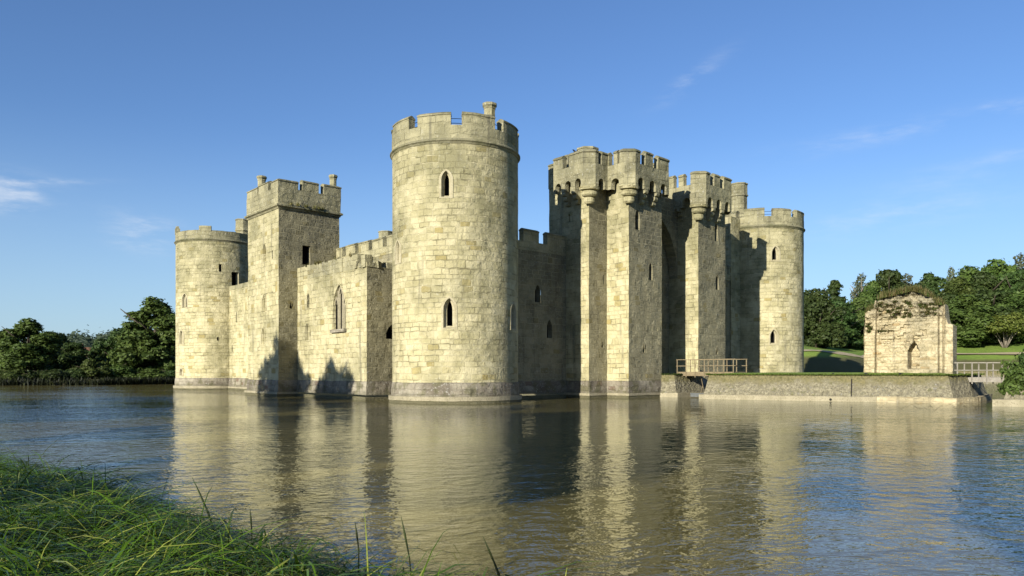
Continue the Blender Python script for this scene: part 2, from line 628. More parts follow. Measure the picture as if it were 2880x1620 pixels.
M = {}
M['stone'] = stone('castle_stone', (.725, .655, .405), (.56, .495, .25), (.26, .245, .13), (.46, .35, .10), bump=.06, zfade=.55, z_grey=(5., 16.5), grey_amt=.65, joint=.75, mortar=.03, streak=.62)
M['stone_grey'] = stone('grey_castle_stone', (.42, .38, .235), (.32, .285, .16), (.15, .142, .095), (.34, .28, .11), grey_amt=.6, lichen=.6, z_grey=(4., 16.), bump=.075, streak=.55, joint=.9, mortar=.04, jlight=.62)  # north wall stone: lichen grey, with the walls' shade put into the tone too
M['stone_dark'] = stone('parapet_stone', (.54, .495, .30), (.40, .365, .20), (.20, .19, .115), (.35, .29, .11), course=.5, brick=.95, grey_amt=.6, lichen=.8, z_grey=(12., 20.), streak=.6, bump=.06)
M['coping'] = stone('coping_stone', (.44, .40, .24), (.33, .30, .17), (.16, .155, .10), (.3, .26, .12), course=9., brick=1.1, lichen=.4, bump=.04, moss=.35)
M['plinth'] = stone('plinth_stone', (.56, .51, .38), (.33, .28, .20), (.15, .125, .095), (.2, .1, .06), course=.45, brick=.8, grey_amt=.9, lichen=1., z_grey=(-3., -1.), bump=.07, joint=.4, moss=.4)
M['ledge'] = rough_mat('pale_ledge_stone', (.46, .41, .28), (.36, .32, .21), (.22, .195, .12), scale=1.6, bump=.04)
M['frame'] = rough_mat('dressed_stone', (.60, .54, .36), (.46, .41, .25), (.36, .32, .2), scale=1.6, bump=.03)
M['foot'] = stone('waterline_stone', (.34, .29, .13), (.24, .2, .09), (.12, .11, .05), (.3, .24, .1), course=.3, brick=.5, grey_amt=.4, lichen=.1, z_grey=(50., 60.), bump=.06, moss=.5, tide=True)
M['void'] = rough_mat('unlit_interior', (.012, .011, .010), (.02, .018, .016), scale=1., bump=0.)
M['iron'] = plain('black_iron', (.02, .02, .022), .5, .6)
M['revet'] = revetment()
M['barb'] = stone('barbican_stone', (.72, .62, .40), (.57, .46, .25), (.29, .27, .18), (.48, .31, .12), course=.23, brick=.55, grey_amt=.7, lichen=.3, z_grey=(4., 7.5), bump=.07, streak=.45, tide=False, joint=.25)
M['concrete'] = rough_mat('smooth_render', (.30, .28, .23), (.38, .35, .28), (.2, .19, .15), scale=1.2, bump=.02)
M['wood'] = rough_mat('weathered_oak', (.30, .24, .14), (.22, .17, .10), (.38, .32, .2), scale=3., bump=.01, s2=20.)
M['wood_grey'] = rough_mat('silvered_oak', (.36, .33, .27), (.28, .25, .2), (.45, .42, .36), scale=3., bump=.01, s2=20.)
M['bark'] = rough_mat('bark', (.10, .08, .055), (.06, .048, .034), (.15, .125, .09), scale=3., bump=.05)
M['pale_bark'] = rough_mat('pale_bark', (.30, .26, .2), (.2, .17, .13), (.38, .34, .28), scale=3., bump=.03)
M['crow'] = plain('black_feathers', (.012, .012, .015), .45)
M['grey_paint'] = rough_mat('grey_paint', (.16, .17, .17), (.12, .13, .13), (.2, .21, .2), scale=4., bump=.005)
M['tile'] = stone('roof_tile', (.20, .10, .06), (.16, .08, .05), (.1, .07, .05), (.24, .12, .07), course=.25, brick=.2, tide=False)
M['white'] = rough_mat('white_render', (.75, .74, .70), (.68, .67, .63), scale=2., bump=.005)
M['path'] = rough_mat('gravel_path', (.58, .48, .30), (.50, .41, .25), (.42, .35, .2), scale=1., bump=.02)


def foliage(name, a, b_, c_, trans=.35):
    m, t, b = material(name)
    uv = t.n('ShaderNodeUVMap').outputs[0]
    u, v, _ = t.sep(uv)
    oi = t.n('ShaderNodeObjectInfo')
    colr = t.mix(u, a, b_)
    colr = t.mix(t.ramp(v, .7, 1.), colr, c_)
    hs = t.n('ShaderNodeHueSaturation')
    t.put(hs.inputs['Hue'], t.math('ADD', .485, t.math('MULTIPLY', oi.outputs['Random'], .03)))
    t.put(hs.inputs['Value'], t.math('ADD', .8, t.math('MULTIPLY', oi.outputs['Random'], .4)))
    t.put(hs.inputs['Color'], colr)
    t.put(b.inputs['Base Color'], hs.outputs[0])
    b.inputs['Roughness'].default_value = .6
    tr = t.n('ShaderNodeBsdfTranslucent')
    t.put(tr.inputs[0], hs.outputs[0])
    mx = t.n('ShaderNodeMixShader')
    mx.inputs[0].default_value = trans
    t.t.links.new(b.outputs[0], mx.inputs[1])
    t.t.links.new(tr.outputs[0], mx.inputs[2])
    out = [n for n in t.t.nodes if n.type == 'OUTPUT_MATERIAL'][0]
    t.t.links.new(mx.outputs[0], out.inputs[0])
    return m


M['leaf'] = foliage('broadleaf', (.045, .075, .016), (.075, .11, .022), (.10, .14, .03))
M['leaf_dark'] = foliage('dark_leaf', (.028, .052, .013), (.048, .078, .018), (.07, .10, .026))
M['leaf_light'] = foliage('light_leaf', (.085, .12, .02), (.12, .155, .026), (.16, .19, .04))
M['leaf_grey'] = foliage('grey_leaf', (.07, .085, .045), (.10, .115, .06), (.13, .14, .08))
M['leaf_far'] = foliage('far_leaf', (.055, .085, .05), (.08, .11, .065), (.095, .125, .08))
M['blade'] = foliage('grass_blade', (.026, .055, .004), (.085, .155, .008), (.25, .27, .05), .25)
M['blade'].node_tree.nodes['Principled BSDF'].inputs['Roughness'].default_value = .35
M['dry'] = foliage('dry_grass', (.16, .14, .05), (.11, .12, .035), (.24, .2, .09), .3)
M['reed'] = foliage('reed_blade', (.008, .011, .004), (.014, .02, .006), (.03, .04, .01), .1)

# terrain: lawn
m, t, b = material('lawn')
pos = t.n('ShaderNodeNewGeometry').outputs['Position']
a1, a2, a3 = t.noise(pos, .06, 4), t.noise(pos, .7, 5, .7), t.noise(pos, 9., 3)
colr = t.mix(t.ramp(a1, .35, .65), (.115, .20, .020), (.165, .245, .032))
colr = t.mix(t.math('MULTIPLY', t.ramp(a2, .45, .7), .6), colr, (.095, .14, .02))
colr = t.mix(t.math('MULTIPLY', a3, .35), colr, (.15, .17, .05))
zz = t.sep(pos)[2]
py_ = t.sep(pos)[1]
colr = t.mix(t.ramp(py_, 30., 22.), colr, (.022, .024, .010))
colr = t.mix(t.math('MULTIPLY', t.ramp(t.math('ADD', zz, a2), 5.4, 4.6), t.ramp(py_, 95., 105.)), colr, t.mix(a3, (.05, .055, .018), (.10, .09, .035)))  # low far bank: rough grass, its colour darkened to deepen the castle's shadow
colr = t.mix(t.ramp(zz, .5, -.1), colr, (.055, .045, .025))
t.put(b.inputs['Base Color'], colr)
b.inputs['Roughness'].default_value = .95
bp = t.n('ShaderNodeBump'); bp.inputs['Distance'].default_value = .12
t.put(bp.inputs['Height'], t.math('ADD', a3, a2)); t.put(b.inputs['Normal'], bp.outputs[0])
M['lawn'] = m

# water
m, t, b = material('moat_water')
pos = t.n('ShaderNodeNewGeometry').outputs['Position']
rot = t.n('ShaderNodeVectorRotate', rotation_type='Z_AXIS')
t.put(rot.inputs['Vector'], pos)
rot.inputs['Angle'].default_value = math.radians(-16)
pr = rot.outputs[0]
wn = t.n('ShaderNodeTexNoise'); t.put(wn.inputs['Vector'], pr); wn.inputs['Scale'].default_value = .6; wn.inputs['Detail'].default_value = 1
sc_ = t.n('ShaderNodeVectorMath', operation='SCALE'); t.put(sc_.inputs[0], wn.outputs['Color']); sc_.inputs['Scale'].default_value = .6
prw = t.vmath('ADD', pr, sc_.outputs[0])
r1 = t.noise(t.vmath('MULTIPLY', prw, (2.1, 2.8, 1.)), 1., 1, .45)
r2 = t.noise(t.vmath('MULTIPLY', prw, (6.0, 7.6, 1.)), 1., 2, .55)
r3 = t.noise(t.vmath('MULTIPLY', prw, (.3, .55, 1.)), 1., 1, .5)
gust = t.noise(t.vmath('MULTIPLY', pos, (.045, .09, 1.)), 1., 3, .5)
px_, yy, _ = t.sep(pos)
h = t.math('ADD', t.math('MULTIPLY', r1, .030), t.math('MULTIPLY', t.math('MULTIPLY', r2, t.ramp(yy, 8., 40., 1., .4)), .019))
h = t.math('ADD', h, t.math('MULTIPLY', r3, .012))
calm = t.ramp(gust, .35, .62, .45, 1.25)
side = t.ramp(t.math('ABSOLUTE', t.math('SUBTRACT', px_, t.math('MULTIPLY', yy, .06))), 3., 20., .75, 1.5)
lee = t.ramp(t.math('ADD', px_, t.math('MULTIPLY', yy, .40)), 3., -3., 1., 2.0)      # the wind ruffles the open water to the left
h = t.math('MULTIPLY', h, t.math('MULTIPLY', t.math('MULTIPLY', calm, lee), side))
h = t.math('MULTIPLY', h, t.ramp(yy, 14., 55., 1., .6))
bp = t.n('ShaderNodeBump'); bp.inputs['Strength'].default_value = 1.; bp.inputs['Distance'].default_value = 1.
t.put(bp.inputs['Height'], h)
df = t.n('ShaderNodeBsdfDiffuse')
t.put(df.inputs[0], t.mix(t.noise(pos, .09, 3), (.104, .089, .032), (.122, .102, .037)))
gl = t.n('ShaderNodeBsdfGlossy')
gl.inputs['Roughness'].default_value = .015
gl.inputs[0].default_value = (.92, .94, .96, 1)
fr = t.n('ShaderNodeFresnel'); fr.inputs[0].default_value = 1.33
for nd in (gl, fr): t.put(nd.inputs['Normal'], bp.outputs[0])
mx = t.n('ShaderNodeMixShader')
t.put(mx.inputs[0], t.math('MINIMUM', t.math('MULTIPLY', fr.outputs[0], 1.05), .76))
t.t.links.new(df.outputs[0], mx.inputs[1]); t.t.links.new(gl.outputs[0], mx.inputs[2])
t.t.links.new(mx.outputs[0], [n_ for n_ in t.t.nodes if n_.type == 'OUTPUT_MATERIAL'][0].inputs[0])
M['water'] = m

WIN = [M['frame'], M['void']]

# ------------------------------------------------------------------ terrain, water
MOAT = np.array([(-8.4, 13.4), (-5.3, 11.0), (-3.75, 8.9), (-2.2, 7.3), (-.8, 6.35), (.05, 5.3), (1.1, 4.2), (3, 3.2), (8, 2.4), (20, 2), (44, 8),
                 (50, 34), (41, 43.4), (34, 46.4), (31.0, 47.6), (31.6, 48.8), (35.5, 50.6), (41, 53), (57, 80), (74, 106), (103, 150), (84, 150), (60, 121), (52, 118), (20, 120), (-20, 128),
                 (-52, 130), (-62, 117), (-84, 114), (-110, 92), (-62, 30), (-26, 20), (-14, 16.4)])


def poly_dist(X, Y, P):
    """signed distance, positive outside"""
    D = np.full(X.shape, 1e9)
    ins = np.zeros(X.shape, bool)
    n = len(P)
    for i in range(n):
        a, b = P[i], P[(i + 1) % n]
        e = b - a
        tt = np.clip(((X - a[0]) * e[0] + (Y - a[1]) * e[1]) / (e @ e), 0, 1)
        D = np.minimum(D, np.hypot(X - a[0] - tt * e[0], Y - a[1] - tt * e[1]))
        c = ((a[1] <= Y) & (b[1] > Y)) | ((b[1] <= Y) & (a[1] > Y))
        with np.errstate(divide='ignore', invalid='ignore'):
            xi = a[0] + (Y - a[1]) / (b[1] - a[1]) * e[0]
        ins ^= c & (X < xi)
    return np.where(ins, -D, D)


def sstep(a, b, x):
    q = np.clip((x - a) / (b - a), 0, 1)
    return q * q * (3 - 2 * q)


def terrain(X, Y):
    X, Y = np.asarray(X, float), np.asarray(Y, float)
    d = poly_dist(X, Y, MOAT)
    inside = -1.6 * sstep(0, 3.5, -d)
    near = .55 * sstep(0, 1.1, d) + .35 * sstep(1, 8, d)
    left = .55 * sstep(0, 1.5, d) + .6 * sstep(2, 25, d) + .012 * np.clip(d - 15, 0, 400)
    far = 5.1 * sstep(-1, 12, d) ** .9 + .165 * np.clip(d - 10, 0, 38) + .06 * np.clip(d - 48, 0, 140)
    wr = sstep(10, 45, X) * sstep(55, 100, Y)                 # the rising lawn beyond the far right bank
    wn = sstep(40, 15, np.hypot(X * .6, Y - 5))
    out = left * (1 - wn) + near * wn
    right_near = 1.7 * sstep(0, .8, d) + .05 * np.clip(d, 0, 30)
    wrn = sstep(24, 29, X) * sstep(90, 60, Y) * sstep(36, 42, Y)
    out = out * (1 - wrn) + right_near * wrn
    out = out * (1 - wr) + far * wr
    hill = 7.5 * sstep(170, 420, Y) * sstep(20, -130, X) + 40 * sstep(600, 1800, np.hypot(X, Y))
    und = .12 * np.sin(X * .33 + 1.3) * np.sin(Y * .29) * sstep(15, 40, Y)
    return np.where(d > 0, out + hill + und * sstep(0, 6, d), inside)


def TZ(x, y):
    return float(terrain(np.array([x]), np.array([y]))[0])


def axis(pieces):
    o = []
    for a, b, st in pieces:
        o += list(np.arange(a, b - 1e-6, st))
    return np.array(o + [pieces[-1][1]])


def grid_obj(name, xs, ys, zf, mat):
    X, Y = np.meshgrid(xs, ys)
    Z = zf(X, Y)
    nx, ny = len(xs), len(ys)
    me = bpy.data.meshes.new(name)
    co = np.stack([X.ravel(), Y.ravel(), Z.ravel()], 1).astype(np.float32)
    i = (np.arange(ny - 1)[:, None] * nx + np.arange(nx - 1)[None]).ravel()
    f = np.stack([i, i + 1, i + 1 + nx, i + nx], 1).astype(np.int32)
    fast_mesh(me, co, f)
    me.polygons.foreach_set('use_smooth', np.ones(len(f), bool))
    me.materials.append(mat)
    o = bpy.data.objects.new(name, me)
    COL.objects.link(o)
    return o


def fast_mesh(me, co, f, uv=None):
    me.vertices.add(len(co)); me.vertices.foreach_set('co', co.astype(np.float32).ravel())
    me.loops.add(f.size); me.loops.foreach_set('vertex_index', f.astype(np.int32).ravel())
    me.polygons.add(len(f))
    me.polygons.foreach_set('loop_start', np.arange(0, f.size, f.shape[1], dtype=np.int32))
    if uv is not None:
        l = me.uv_layers.new(name='UVMap')
        l.data.foreach_set('uv', uv.astype(np.float32).ravel())
    me.update()
    me.validate()


gx = axis([(-2500, -300, 110), (-300, -110, 10), (-110, -16, 2.0), (-16, 8, .3), (8, 80, 1.4), (80, 300, 8), (300, 2500, 110)])
gy = axis([(-1200, -60, 90), (-60, -4, 4), (-4, 18, .3), (18, 160, 1.5), (160, 450, 8), (450, 4500, 150)])
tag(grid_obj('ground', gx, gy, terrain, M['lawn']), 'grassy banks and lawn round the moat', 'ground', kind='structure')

mb = MB()
mb.poly([(-130, -30, 0), (120, -30, 0), (120, 170, 0), (-130, 170, 0)], [(0, 0), (1, 0), (1, 1), (0, 1)])
tag(mb.build('water', M['water']), 'rippled brown moat water reflecting the castle', 'water', kind='structure')


def ribbon(name, pts, w, lift, mat, sub=24):
    mb = MB()
    P = []
    for a, b in zip(pts, pts[1:]):
        for i in range(sub):
            P.append(Vector(a).lerp(Vector(b), i / sub))
    P.append(Vector(pts[-1]))
    nw = 4
    rows = []
    for i, p in enumerate(P):
        d = (P[min(i + 1, len(P) - 1)] - P[max(i - 1, 0)]).normalized()
        s = Vector((d.y, -d.x))
        ww = w * (1 + .12 * math.sin(i * .7))
        rows.append([mb.vert((q.x, q.y, TZ(q.x, q.y) + lift)) for q in [p + s * ww * (k / nw - .5) for k in range(nw + 1)]])
    for r, q in zip(rows, rows[1:]):
        for k in range(nw):
            mb.face((r[k], r[k + 1], q[k + 1], q[k]), [(0, 0)] * 4, 0, True)
    return mb.build(name, mat)


tag(ribbon('path', [(10, 133.5), (44, 131.2), (54, 130.8), (62, 137), (72, 152), (80, 162), (92, 164), (125, 163)], 2.2, .10, M['path'], 20), 'pale gravel path along the top of the far bank', 'path', kind='structure')

# ------------------------------------------------------------------ the castle
castle = empty('castle', (-4, 75, 0))
tag(castle, 'pale stone moated castle with round corner towers, square tower and twin towered gatehouse', 'castle')
castle_inv = Vector((4, -75, 0))


def child(mb, name, mats, parent, jit=.03):
    o = mb.build(name, mats, parent, jit)
    return o


def set_world_parent(o, p):
    o.parent = p


NE, SE, NW = (-3.97, 55.), (-35., 92.5), (26.9, 84.7)
SW = (SE[0] + NW[0] - NE[0], SE[1] + NW[1] - NE[1])
N2 = Vector((NW[0] - NE[0], NW[1] - NE[1])).normalized()      # along the north front, to the west
E2 = Vector((SE[0] - NE[0], SE[1] - NE[1])).normalized()      # along the east front, to the south
R0 = 4.4


class Part:
    """a part of the castle, an object in castle space whose children are sub-parts"""


def local(mb):
    mb.v = [(p[0] + castle_inv.x, p[1] + castle_inv.y, p[2]) for p in mb.v]
    return mb


def cpart(mb, name, mats, jit=.03):
    """mesh built in world coordinates, parented to the castle empty"""
    o = mb.build(name, mats, None, jit)
    o.parent = castle
    o.matrix_parent_inverse = castle.matrix_basis.inverted() if False else o.matrix_parent_inverse
    o.location = castle_inv
    return o


def spart(mb, name, mats, part, jit=.02):
    return mb.build(name, mats, part, jit)


def late_window(mapf, spec, part_children):
    pass


def round_tower(c, R, zs, zc, zm, gaps, wins, ruined=False, label=None, base_flare=.1):
    """gaps: [(angle centre, width)] crenels in degrees; wins: (px0, px1, py0, py1, kind)"""
    mapf = cylmap(c, R)
    holes, todo = [], []
    for (x0, x1, y0, y1, kind, opt) in wins:
        phi, z1 = hit_cyl(c, R, (x0 + x1) / 2, y0)
        _, z0 = hit_cyl(c, R, (x0 + x1) / 2, y1)
        if 'w' in opt:
            w = opt['w']
        else:
            fx = abs(math.cos(phi - math.atan2((x0 + x1) / 2 - CX, F)))
            w = (x1 - x0) / F * (c[1] - R * math.cos(phi)) / max(.45, fx)
        todo.append((phi * R, z0, w, z1 - z0, kind, opt))
    body = MB()
    part = cpart(MB(), 'round_tower', [M['stone']])
    for uc, z0, w, h, kind, opt in todo:
        kw = {k: v for k, v in opt.items() if k in ('inner', 'depth', 'back', 'blind', 'name')}
        holes.append(window(mapf, uc, z0, w, h, kind, part, WIN, **kw))
    panel(body, mapf, -math.pi * R, math.pi * R, .9, zs, holes, du=.36, dv=1.0, smooth=True)
    tmp = body.build('tmp', [M['stone']], None, .022)
    old = part.data
    part.data = tmp.data
    bpy.data.objects.remove(tmp)
    bpy.data.meshes.remove(old)
    part.data.name = 'round_tower'
    if label: part['label'] = label
    # sloping plinth, pale ledge, waterline stones
    cp = circle(c, R, 84)
    mbp = MB()
    sweep(mbp, cp.loop(), [(base_flare, .42), (base_flare - .02, .9), (base_flare * .6, 1.2), (.012, 1.36), (-.1, 1.36), (-.1, .42)], caps=False, smooth=False)
    spart(mbp, 'plinth', M['plinth'], part, .03)
    mbl = MB()
    sweep(mbl, cp.loop(), box_prof(0, base_flare + .16, .16, .44), caps=False)
    spart(mbl, 'ledge', M['ledge'], part, .015)
    mbf = MB()
    sweep(mbf, cp.loop(), box_prof(0, base_flare + .13, -1.2, .17), caps=False)
    spart(mbf, 'footing', M['foot'], part, .05)
    # string course
    mbs = MB()
    sweep(mbs, cp.loop(), [(-.05, zs - .12), (.03, zs - .12), (.08, zs - .02), (.16, zs + .05), (.16, zs + .12), (.05, zs + .22), (-.05, zs + .24)], caps=False)
    spart(mbs, 'string_course', M['coping'], part, .012)
    # parapet
    mp = MB()
    Rp = R + .03
    sweep(mp, circle(c, Rp, 84).loop(), box_prof(-.55, 0, zs + .2, zc), caps=False)
    mc = MB()
    gaps = sorted(gaps)
    for i, (g, w) in enumerate(gaps):
        g2, w2 = gaps[(i + 1) % len(gaps)]
        if i == len(gaps) - 1: g2 += 360
        a0, a1 = math.radians(g + w / 2), math.radians(g2 - w2 / 2)
        dz = random.uniform(-.06, .05)
        if ruined: continue
        sweep(mp, arc(c, Rp, a0, a1), box_prof(-.55, -.003, zc - .01, zm - .2 + dz))
        sweep(mc, arc(c, Rp, a0 - .004, a1 + .004), coping_prof(-.55, 0, zm - .2 + dz, .24, .04))
    spart(mp, 'parapet', M['stone_dark'], part, .025)
    if not ruined:
        spart(mc, 'coping', M['coping'], part, .02)
        mr = MB()
        for zr in (zc + .28, zc + .58):
            tube(mr, [(x, y, zr) for x, y, *_ in circle(c, Rp - .62, 60).loop()], .022, 5)
        spart(mr, 'guard_rail', M['iron'], part, 0)
    else:
        sweep(mc, circle(c, Rp, 84).loop(), box_prof(-.5, -.04, zc - .02, zc + .07), caps=False)
        spart(mc, 'coping', M['coping'], part, .05)
    # flat lead roof
    mf = MB()
    lathe(mf, c, [(R - .3, zs + .05), (.05, zs + .15)], 32)
    spart(mf, 'roof', M['grey_paint'], part, 0)
    return part


def chimney(c, z0, z1, r, part, name='chimney', n=8, a0=.39):
    mb = MB()
    h = z1 - z0
    lathe(mb, c, [(r, z0), (r, z1 - .42), (r * 1.08, z1 - .4), (r * 1.1, z1 - .32), (r * 1.05, z1 - .3), (r * 1.3, z1 - .18), (r * 1.32, z1 - .04), (r * 1.2, z1), (r * .7, z1), (r * .65, z1 - .2)], n, smooth=False, a0=a0)
    return spart(mb, name, M['stone_dark'], part, .02)


def turret(c, z0, z1, r, part, n=8):
    mb = MB()
    lathe(mb, c, [(r * 1.02, z0), (r, z1 - 1.5), (r * 1.12, z1 - 1.42), (r * 1.12, z1 - 1.3), (r * 1.03, z1 - 1.22), (r * 1.03, z1 - .16), (r * 1.12, z1 - .14), (r * 1.1, z1), (r * .8, z1 + .02), (r * .75, z1 - .3)], n, smooth=False, a0=.39)
    return spart(mb, 'stair_turret', M['stone_dark'], part, .025)


A = dict
ZS, ZC, ZM = 16.98, 18.05, 18.95
g9 = [(5 + 40 * k, 10) for k in range(-4, 5)]
ne = round_tower(NE, R0, ZS, ZC, ZM, g9, [
    (1241, 1268, 480, 553, 'arch', A(inner=.55)), (1247, 1280, 838, 922, 'arch', A(inner=.5)),
    (1114, 1124, 677, 738, 'arch', A(w=.7)), (1438, 1450, 853, 925, 'arch', A(w=.7))],
    label='nearest and tallest looking round tower, in full sun')
chimney((-1.62, 56.6), 17.2, 21.45, .42, ne)

se = round_tower(SE, R0, 16.9, 17.95, 18.8, [(0, 10)], [
    (513, 525, 826, 866, 'arch', A(w=.75)), (505, 515, 929, 967, 'arch', A(w=.75)), (506, 513, 1036, 1056, 'arch', A(w=.6)),
    (653, 670, 765, 815, 'rect', A(w=.85, depth=.5, name='doorway')), (617, 622, 743, 764, 'rect', A(w=.3)), (611, 614, 948, 958, 'rect', A(w=.2))],
    ruined=True, label='far left round tower with its battlements worn off')
mbx = MB()
sweep(mbx, arc(SE, R0 + .1, math.radians(-3), math.radians(14)), box_prof(-.55, -.02, 17.9, 18.5))
spart(mbx, 'merlon', M['stone_dark'], se, .04)
mbx = MB()
sweep(mbx, arc(SE, R0 + .1, math.radians(-64), math.radians(-59)), box_prof(-.55, -.02, 17.9, 18.6))
sweep(mbx, arc(SE, R0 + .1, math.radians(-63), math.radians(-60)), box_prof(-.45, -.12, 18.6, 18.85))
spart(mbx, 'merlon', M['stone_dark'], se, .04)
turret((-32.9, 95.6), 16.5, 20.6, .82, se)

nw = round_tower(NW, R0, ZS, ZC, ZM - .05, [(-45 + 38 * k, 11) for k in range(-3, 6)], [
    (2175, 2187, 693, 732, 'arch', A(w=.75, inner=.6)), (2171, 2182, 927, 967, 'arch', A(w=.75, inner=.6))],
    label='far right round tower partly in the shadow of the gatehouse')
turret((25.2, 87.0), 16.5, 22.9, .92, nw)
sw = round_tower(SW, R0, ZS, ZC, ZM - .05, g9, [], label='round tower on the hidden far corner')


def wall_part(name, pts, z0, z1, wins_by_edge, mat='stone', jit=.03, edge_mats=None, dz=.9):
    """vertical walls along a plan polyline, with windows; returns the part"""
    edge_mats = edge_mats or {}
    mats = [M[mat]] + [M[k_] for k_ in sorted(set(edge_mats.values()))]
    part = cpart(MB(), name, mats)
    body = MB()
    path = Path(pts)
    for i, (a, b) in enumerate(path.seg):
        mapf = planemap(a, b)
        holes = []
        for (x0, x1, y0, y1, kind, opt) in wins_by_edge.get(i, []):
            uc, zt = hit_edge(a, b, (x0 + x1) / 2, y0)
            _, zb = hit_edge(a, b, (x0 + x1) / 2, y1)
            w = opt.get('w') or abs(hit_edge(a, b, x1, y0)[0] - hit_edge(a, b, x0, y0)[0])
            kw = {k: v for k, v in opt.items() if k in ('inner', 'depth', 'back', 'blind', 'name')}
            holes.append(window(mapf, uc, zb, w, zt - zb, kind, part, [M[edge_mats.get(i, mat)], M['void']], **kw))
        panel(body, lambda u, v, w, f=mapf: f(u, v, w), 0, path.len[i], z0, z1, holes, du=.8, dv=dz, m=mats.index(M[edge_mats[i]]) if i in edge_mats else 0)
        # shift UVs so courses run on round the corner
    tmp = body.build('tmp', mats, None, jit)
    old = part.data
    part.data = tmp.data
    part.data.name = name
    bpy.data.objects.remove(tmp)
    bpy.data.meshes.remove(old)
    return part, path


def base_courses(path, part, flare=.1, ledge=True, foot=.35, zt=1.36, a=None, b=None):
    pp = path.sub(a or 0, b or path.total, 1.2)
    mbp = MB()
    sweep(mbp, pp, [(flare, .35), (flare - .02, 1.0), (flare * .5, zt - .15), (.02, zt), (-.1, zt), (-.1, .35)])
    spart(mbp, 'plinth', M['plinth'], part, .04)
    mbl = MB()
    if ledge:
        sweep(mbl, pp, box_prof(-.1, flare + .16, .2, .38))
        spart(mbl, 'ledge', M['ledge'], part, .02)
    mbf = MB()
    sweep(mbf, pp, box_prof(-.1, flare + .12, -1.2, .21))
    spart(mbf, 'footing', M['foot'], part, .05)


def V2(p): return Vector(p[:2])


# east side: curtain between the far left tower and the square tower, square tower, chapel
E_in = -Vector((E2.y, -E2.x))                 # (inward normal of the east front)
CH = Vector((-10.6, 57.1))                    # chapel corner
CHJ = CH + E2 * 11.85                         # chapel meets the square tower
TC = CHJ - N2 * 1.73                          # near corner of the square tower
TL = TC + E2 * 6.73                           # far corner of its east face
TR = TC + N2 * 5.78                           # end of its north face

e_curt, pth = wall_part('curtain_wall', [V2(SE) - E2 * 3.2, V2(SE) - E2 * 22], .9, 11.3, {0: [
    (663, 668, 877, 907, 'rect', A(w=.22)), (652, 655, 969, 990, 'rect', A(w=.22))]})
e_curt['label'] = 'sunlit wall between the far left round tower and the square tower'
base_courses(pth, e_curt, .1)
mbt = MB()
sweep(mbt, pth.sub(0, pth.total, 1.), box_prof(-1.6, .03, 11.28, 11.75))
spart(mbt, 'coping', M['coping'], e_curt, .05)

sq, pth = wall_part('square_tower', [TL + N2 * 5.78, TL, TC, TR, TR + E2 * 6.73, TL + N2 * 5.78], .9, 15.85, {
    1: [(740, 749, 686, 736, 'arch', A(w=.72, blind=True, inner=.8, depth=.3)), (738, 747, 829, 878, 'arch', A(w=.72, blind=True, inner=.8, depth=.3)),
        (736, 745, 922, 968, 'arch', A(w=.72, blind=True, inner=.8, depth=.3)), (765, 768, 704, 729, 'rect', A(w=.16))],
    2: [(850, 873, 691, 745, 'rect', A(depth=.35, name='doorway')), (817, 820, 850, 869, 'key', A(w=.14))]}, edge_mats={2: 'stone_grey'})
sq['label'] = 'tall square tower, its right face in half light'
base_courses(Path([TL + N2 * 1, TL, TC, TC + N2 * 1.6]), sq, .1)
mbs = MB()
ring = Path([TL, TC, TR, TR + E2 * 6.73], True)
sweep(mbs, ring.loop(), [(-.05, 15.65), (.06, 15.65), (.12, 15.78), (.26, 15.85), (.26, 15.97), (.1, 16.08), (-.05, 16.08)], caps=False)
spart(mbs, 'string_course', M['coping'], sq, .02)
mp, mc = MB(), MB()
rp = ring.offset(.1)
sweep(mp, rp.loop(), box_prof(-.5, 0, 16.02, 17.45), caps=False)
L1, L2 = rp.len[0], rp.len[1]
tot = rp.total
merl = [(.05, L1 * .36), (L1 * .40, L1 * .70), (L1 * .78, L1 + L2 * .31), (L1 + L2 * .375, L1 + L2 * .635), (L1 + L2 * .715, L1 + L2 + .9),
        (L1 + L2 + 1.6, L1 + L2 + 3.2), (L1 + L2 + 3.8, L1 + L2 + 5.2), (2 * L1 + L2 - .7, 2 * L1 + L2 + .9), (2 * L1 + L2 + 1.5, 2 * L1 + L2 + 2.9), (2 * L1 + L2 + 3.6, tot - .3)]
for i, (a_, b_) in enumerate(merl):
    zt = [18.25, 18.3, 18.15, 18.35, 18.4, 18.2, 18.2, 18.9, 18.8, 18.3][i]
    sweep(mp, rp.sub(a_, b_), box_prof(-.5, -.003, 17.44, zt - .18))
    sweep(mc, rp.sub(a_, b_), coping_prof(-.5, 0, zt - .18, .2, .05))
spart(mp, 'parapet', M['stone_dark'], sq, .04)
spart(mc, 'coping', M['coping'], sq, .04)
mf = MB()
mf.poly([(*(TL), 16.3), (*(TC), 16.3), (*(TR), 16.3), (*(TR + E2 * 6.73), 16.3)])
spart(mf, 'roof', M['grey_paint'], sq, 0)
k = at(736, 496, 71.); chimney((k.x, k.y), 16.3, k.z, .34, sq)
k = at(937, 493, 71.); chimney((k.x, k.y), 16.3, k.z, .31, sq)
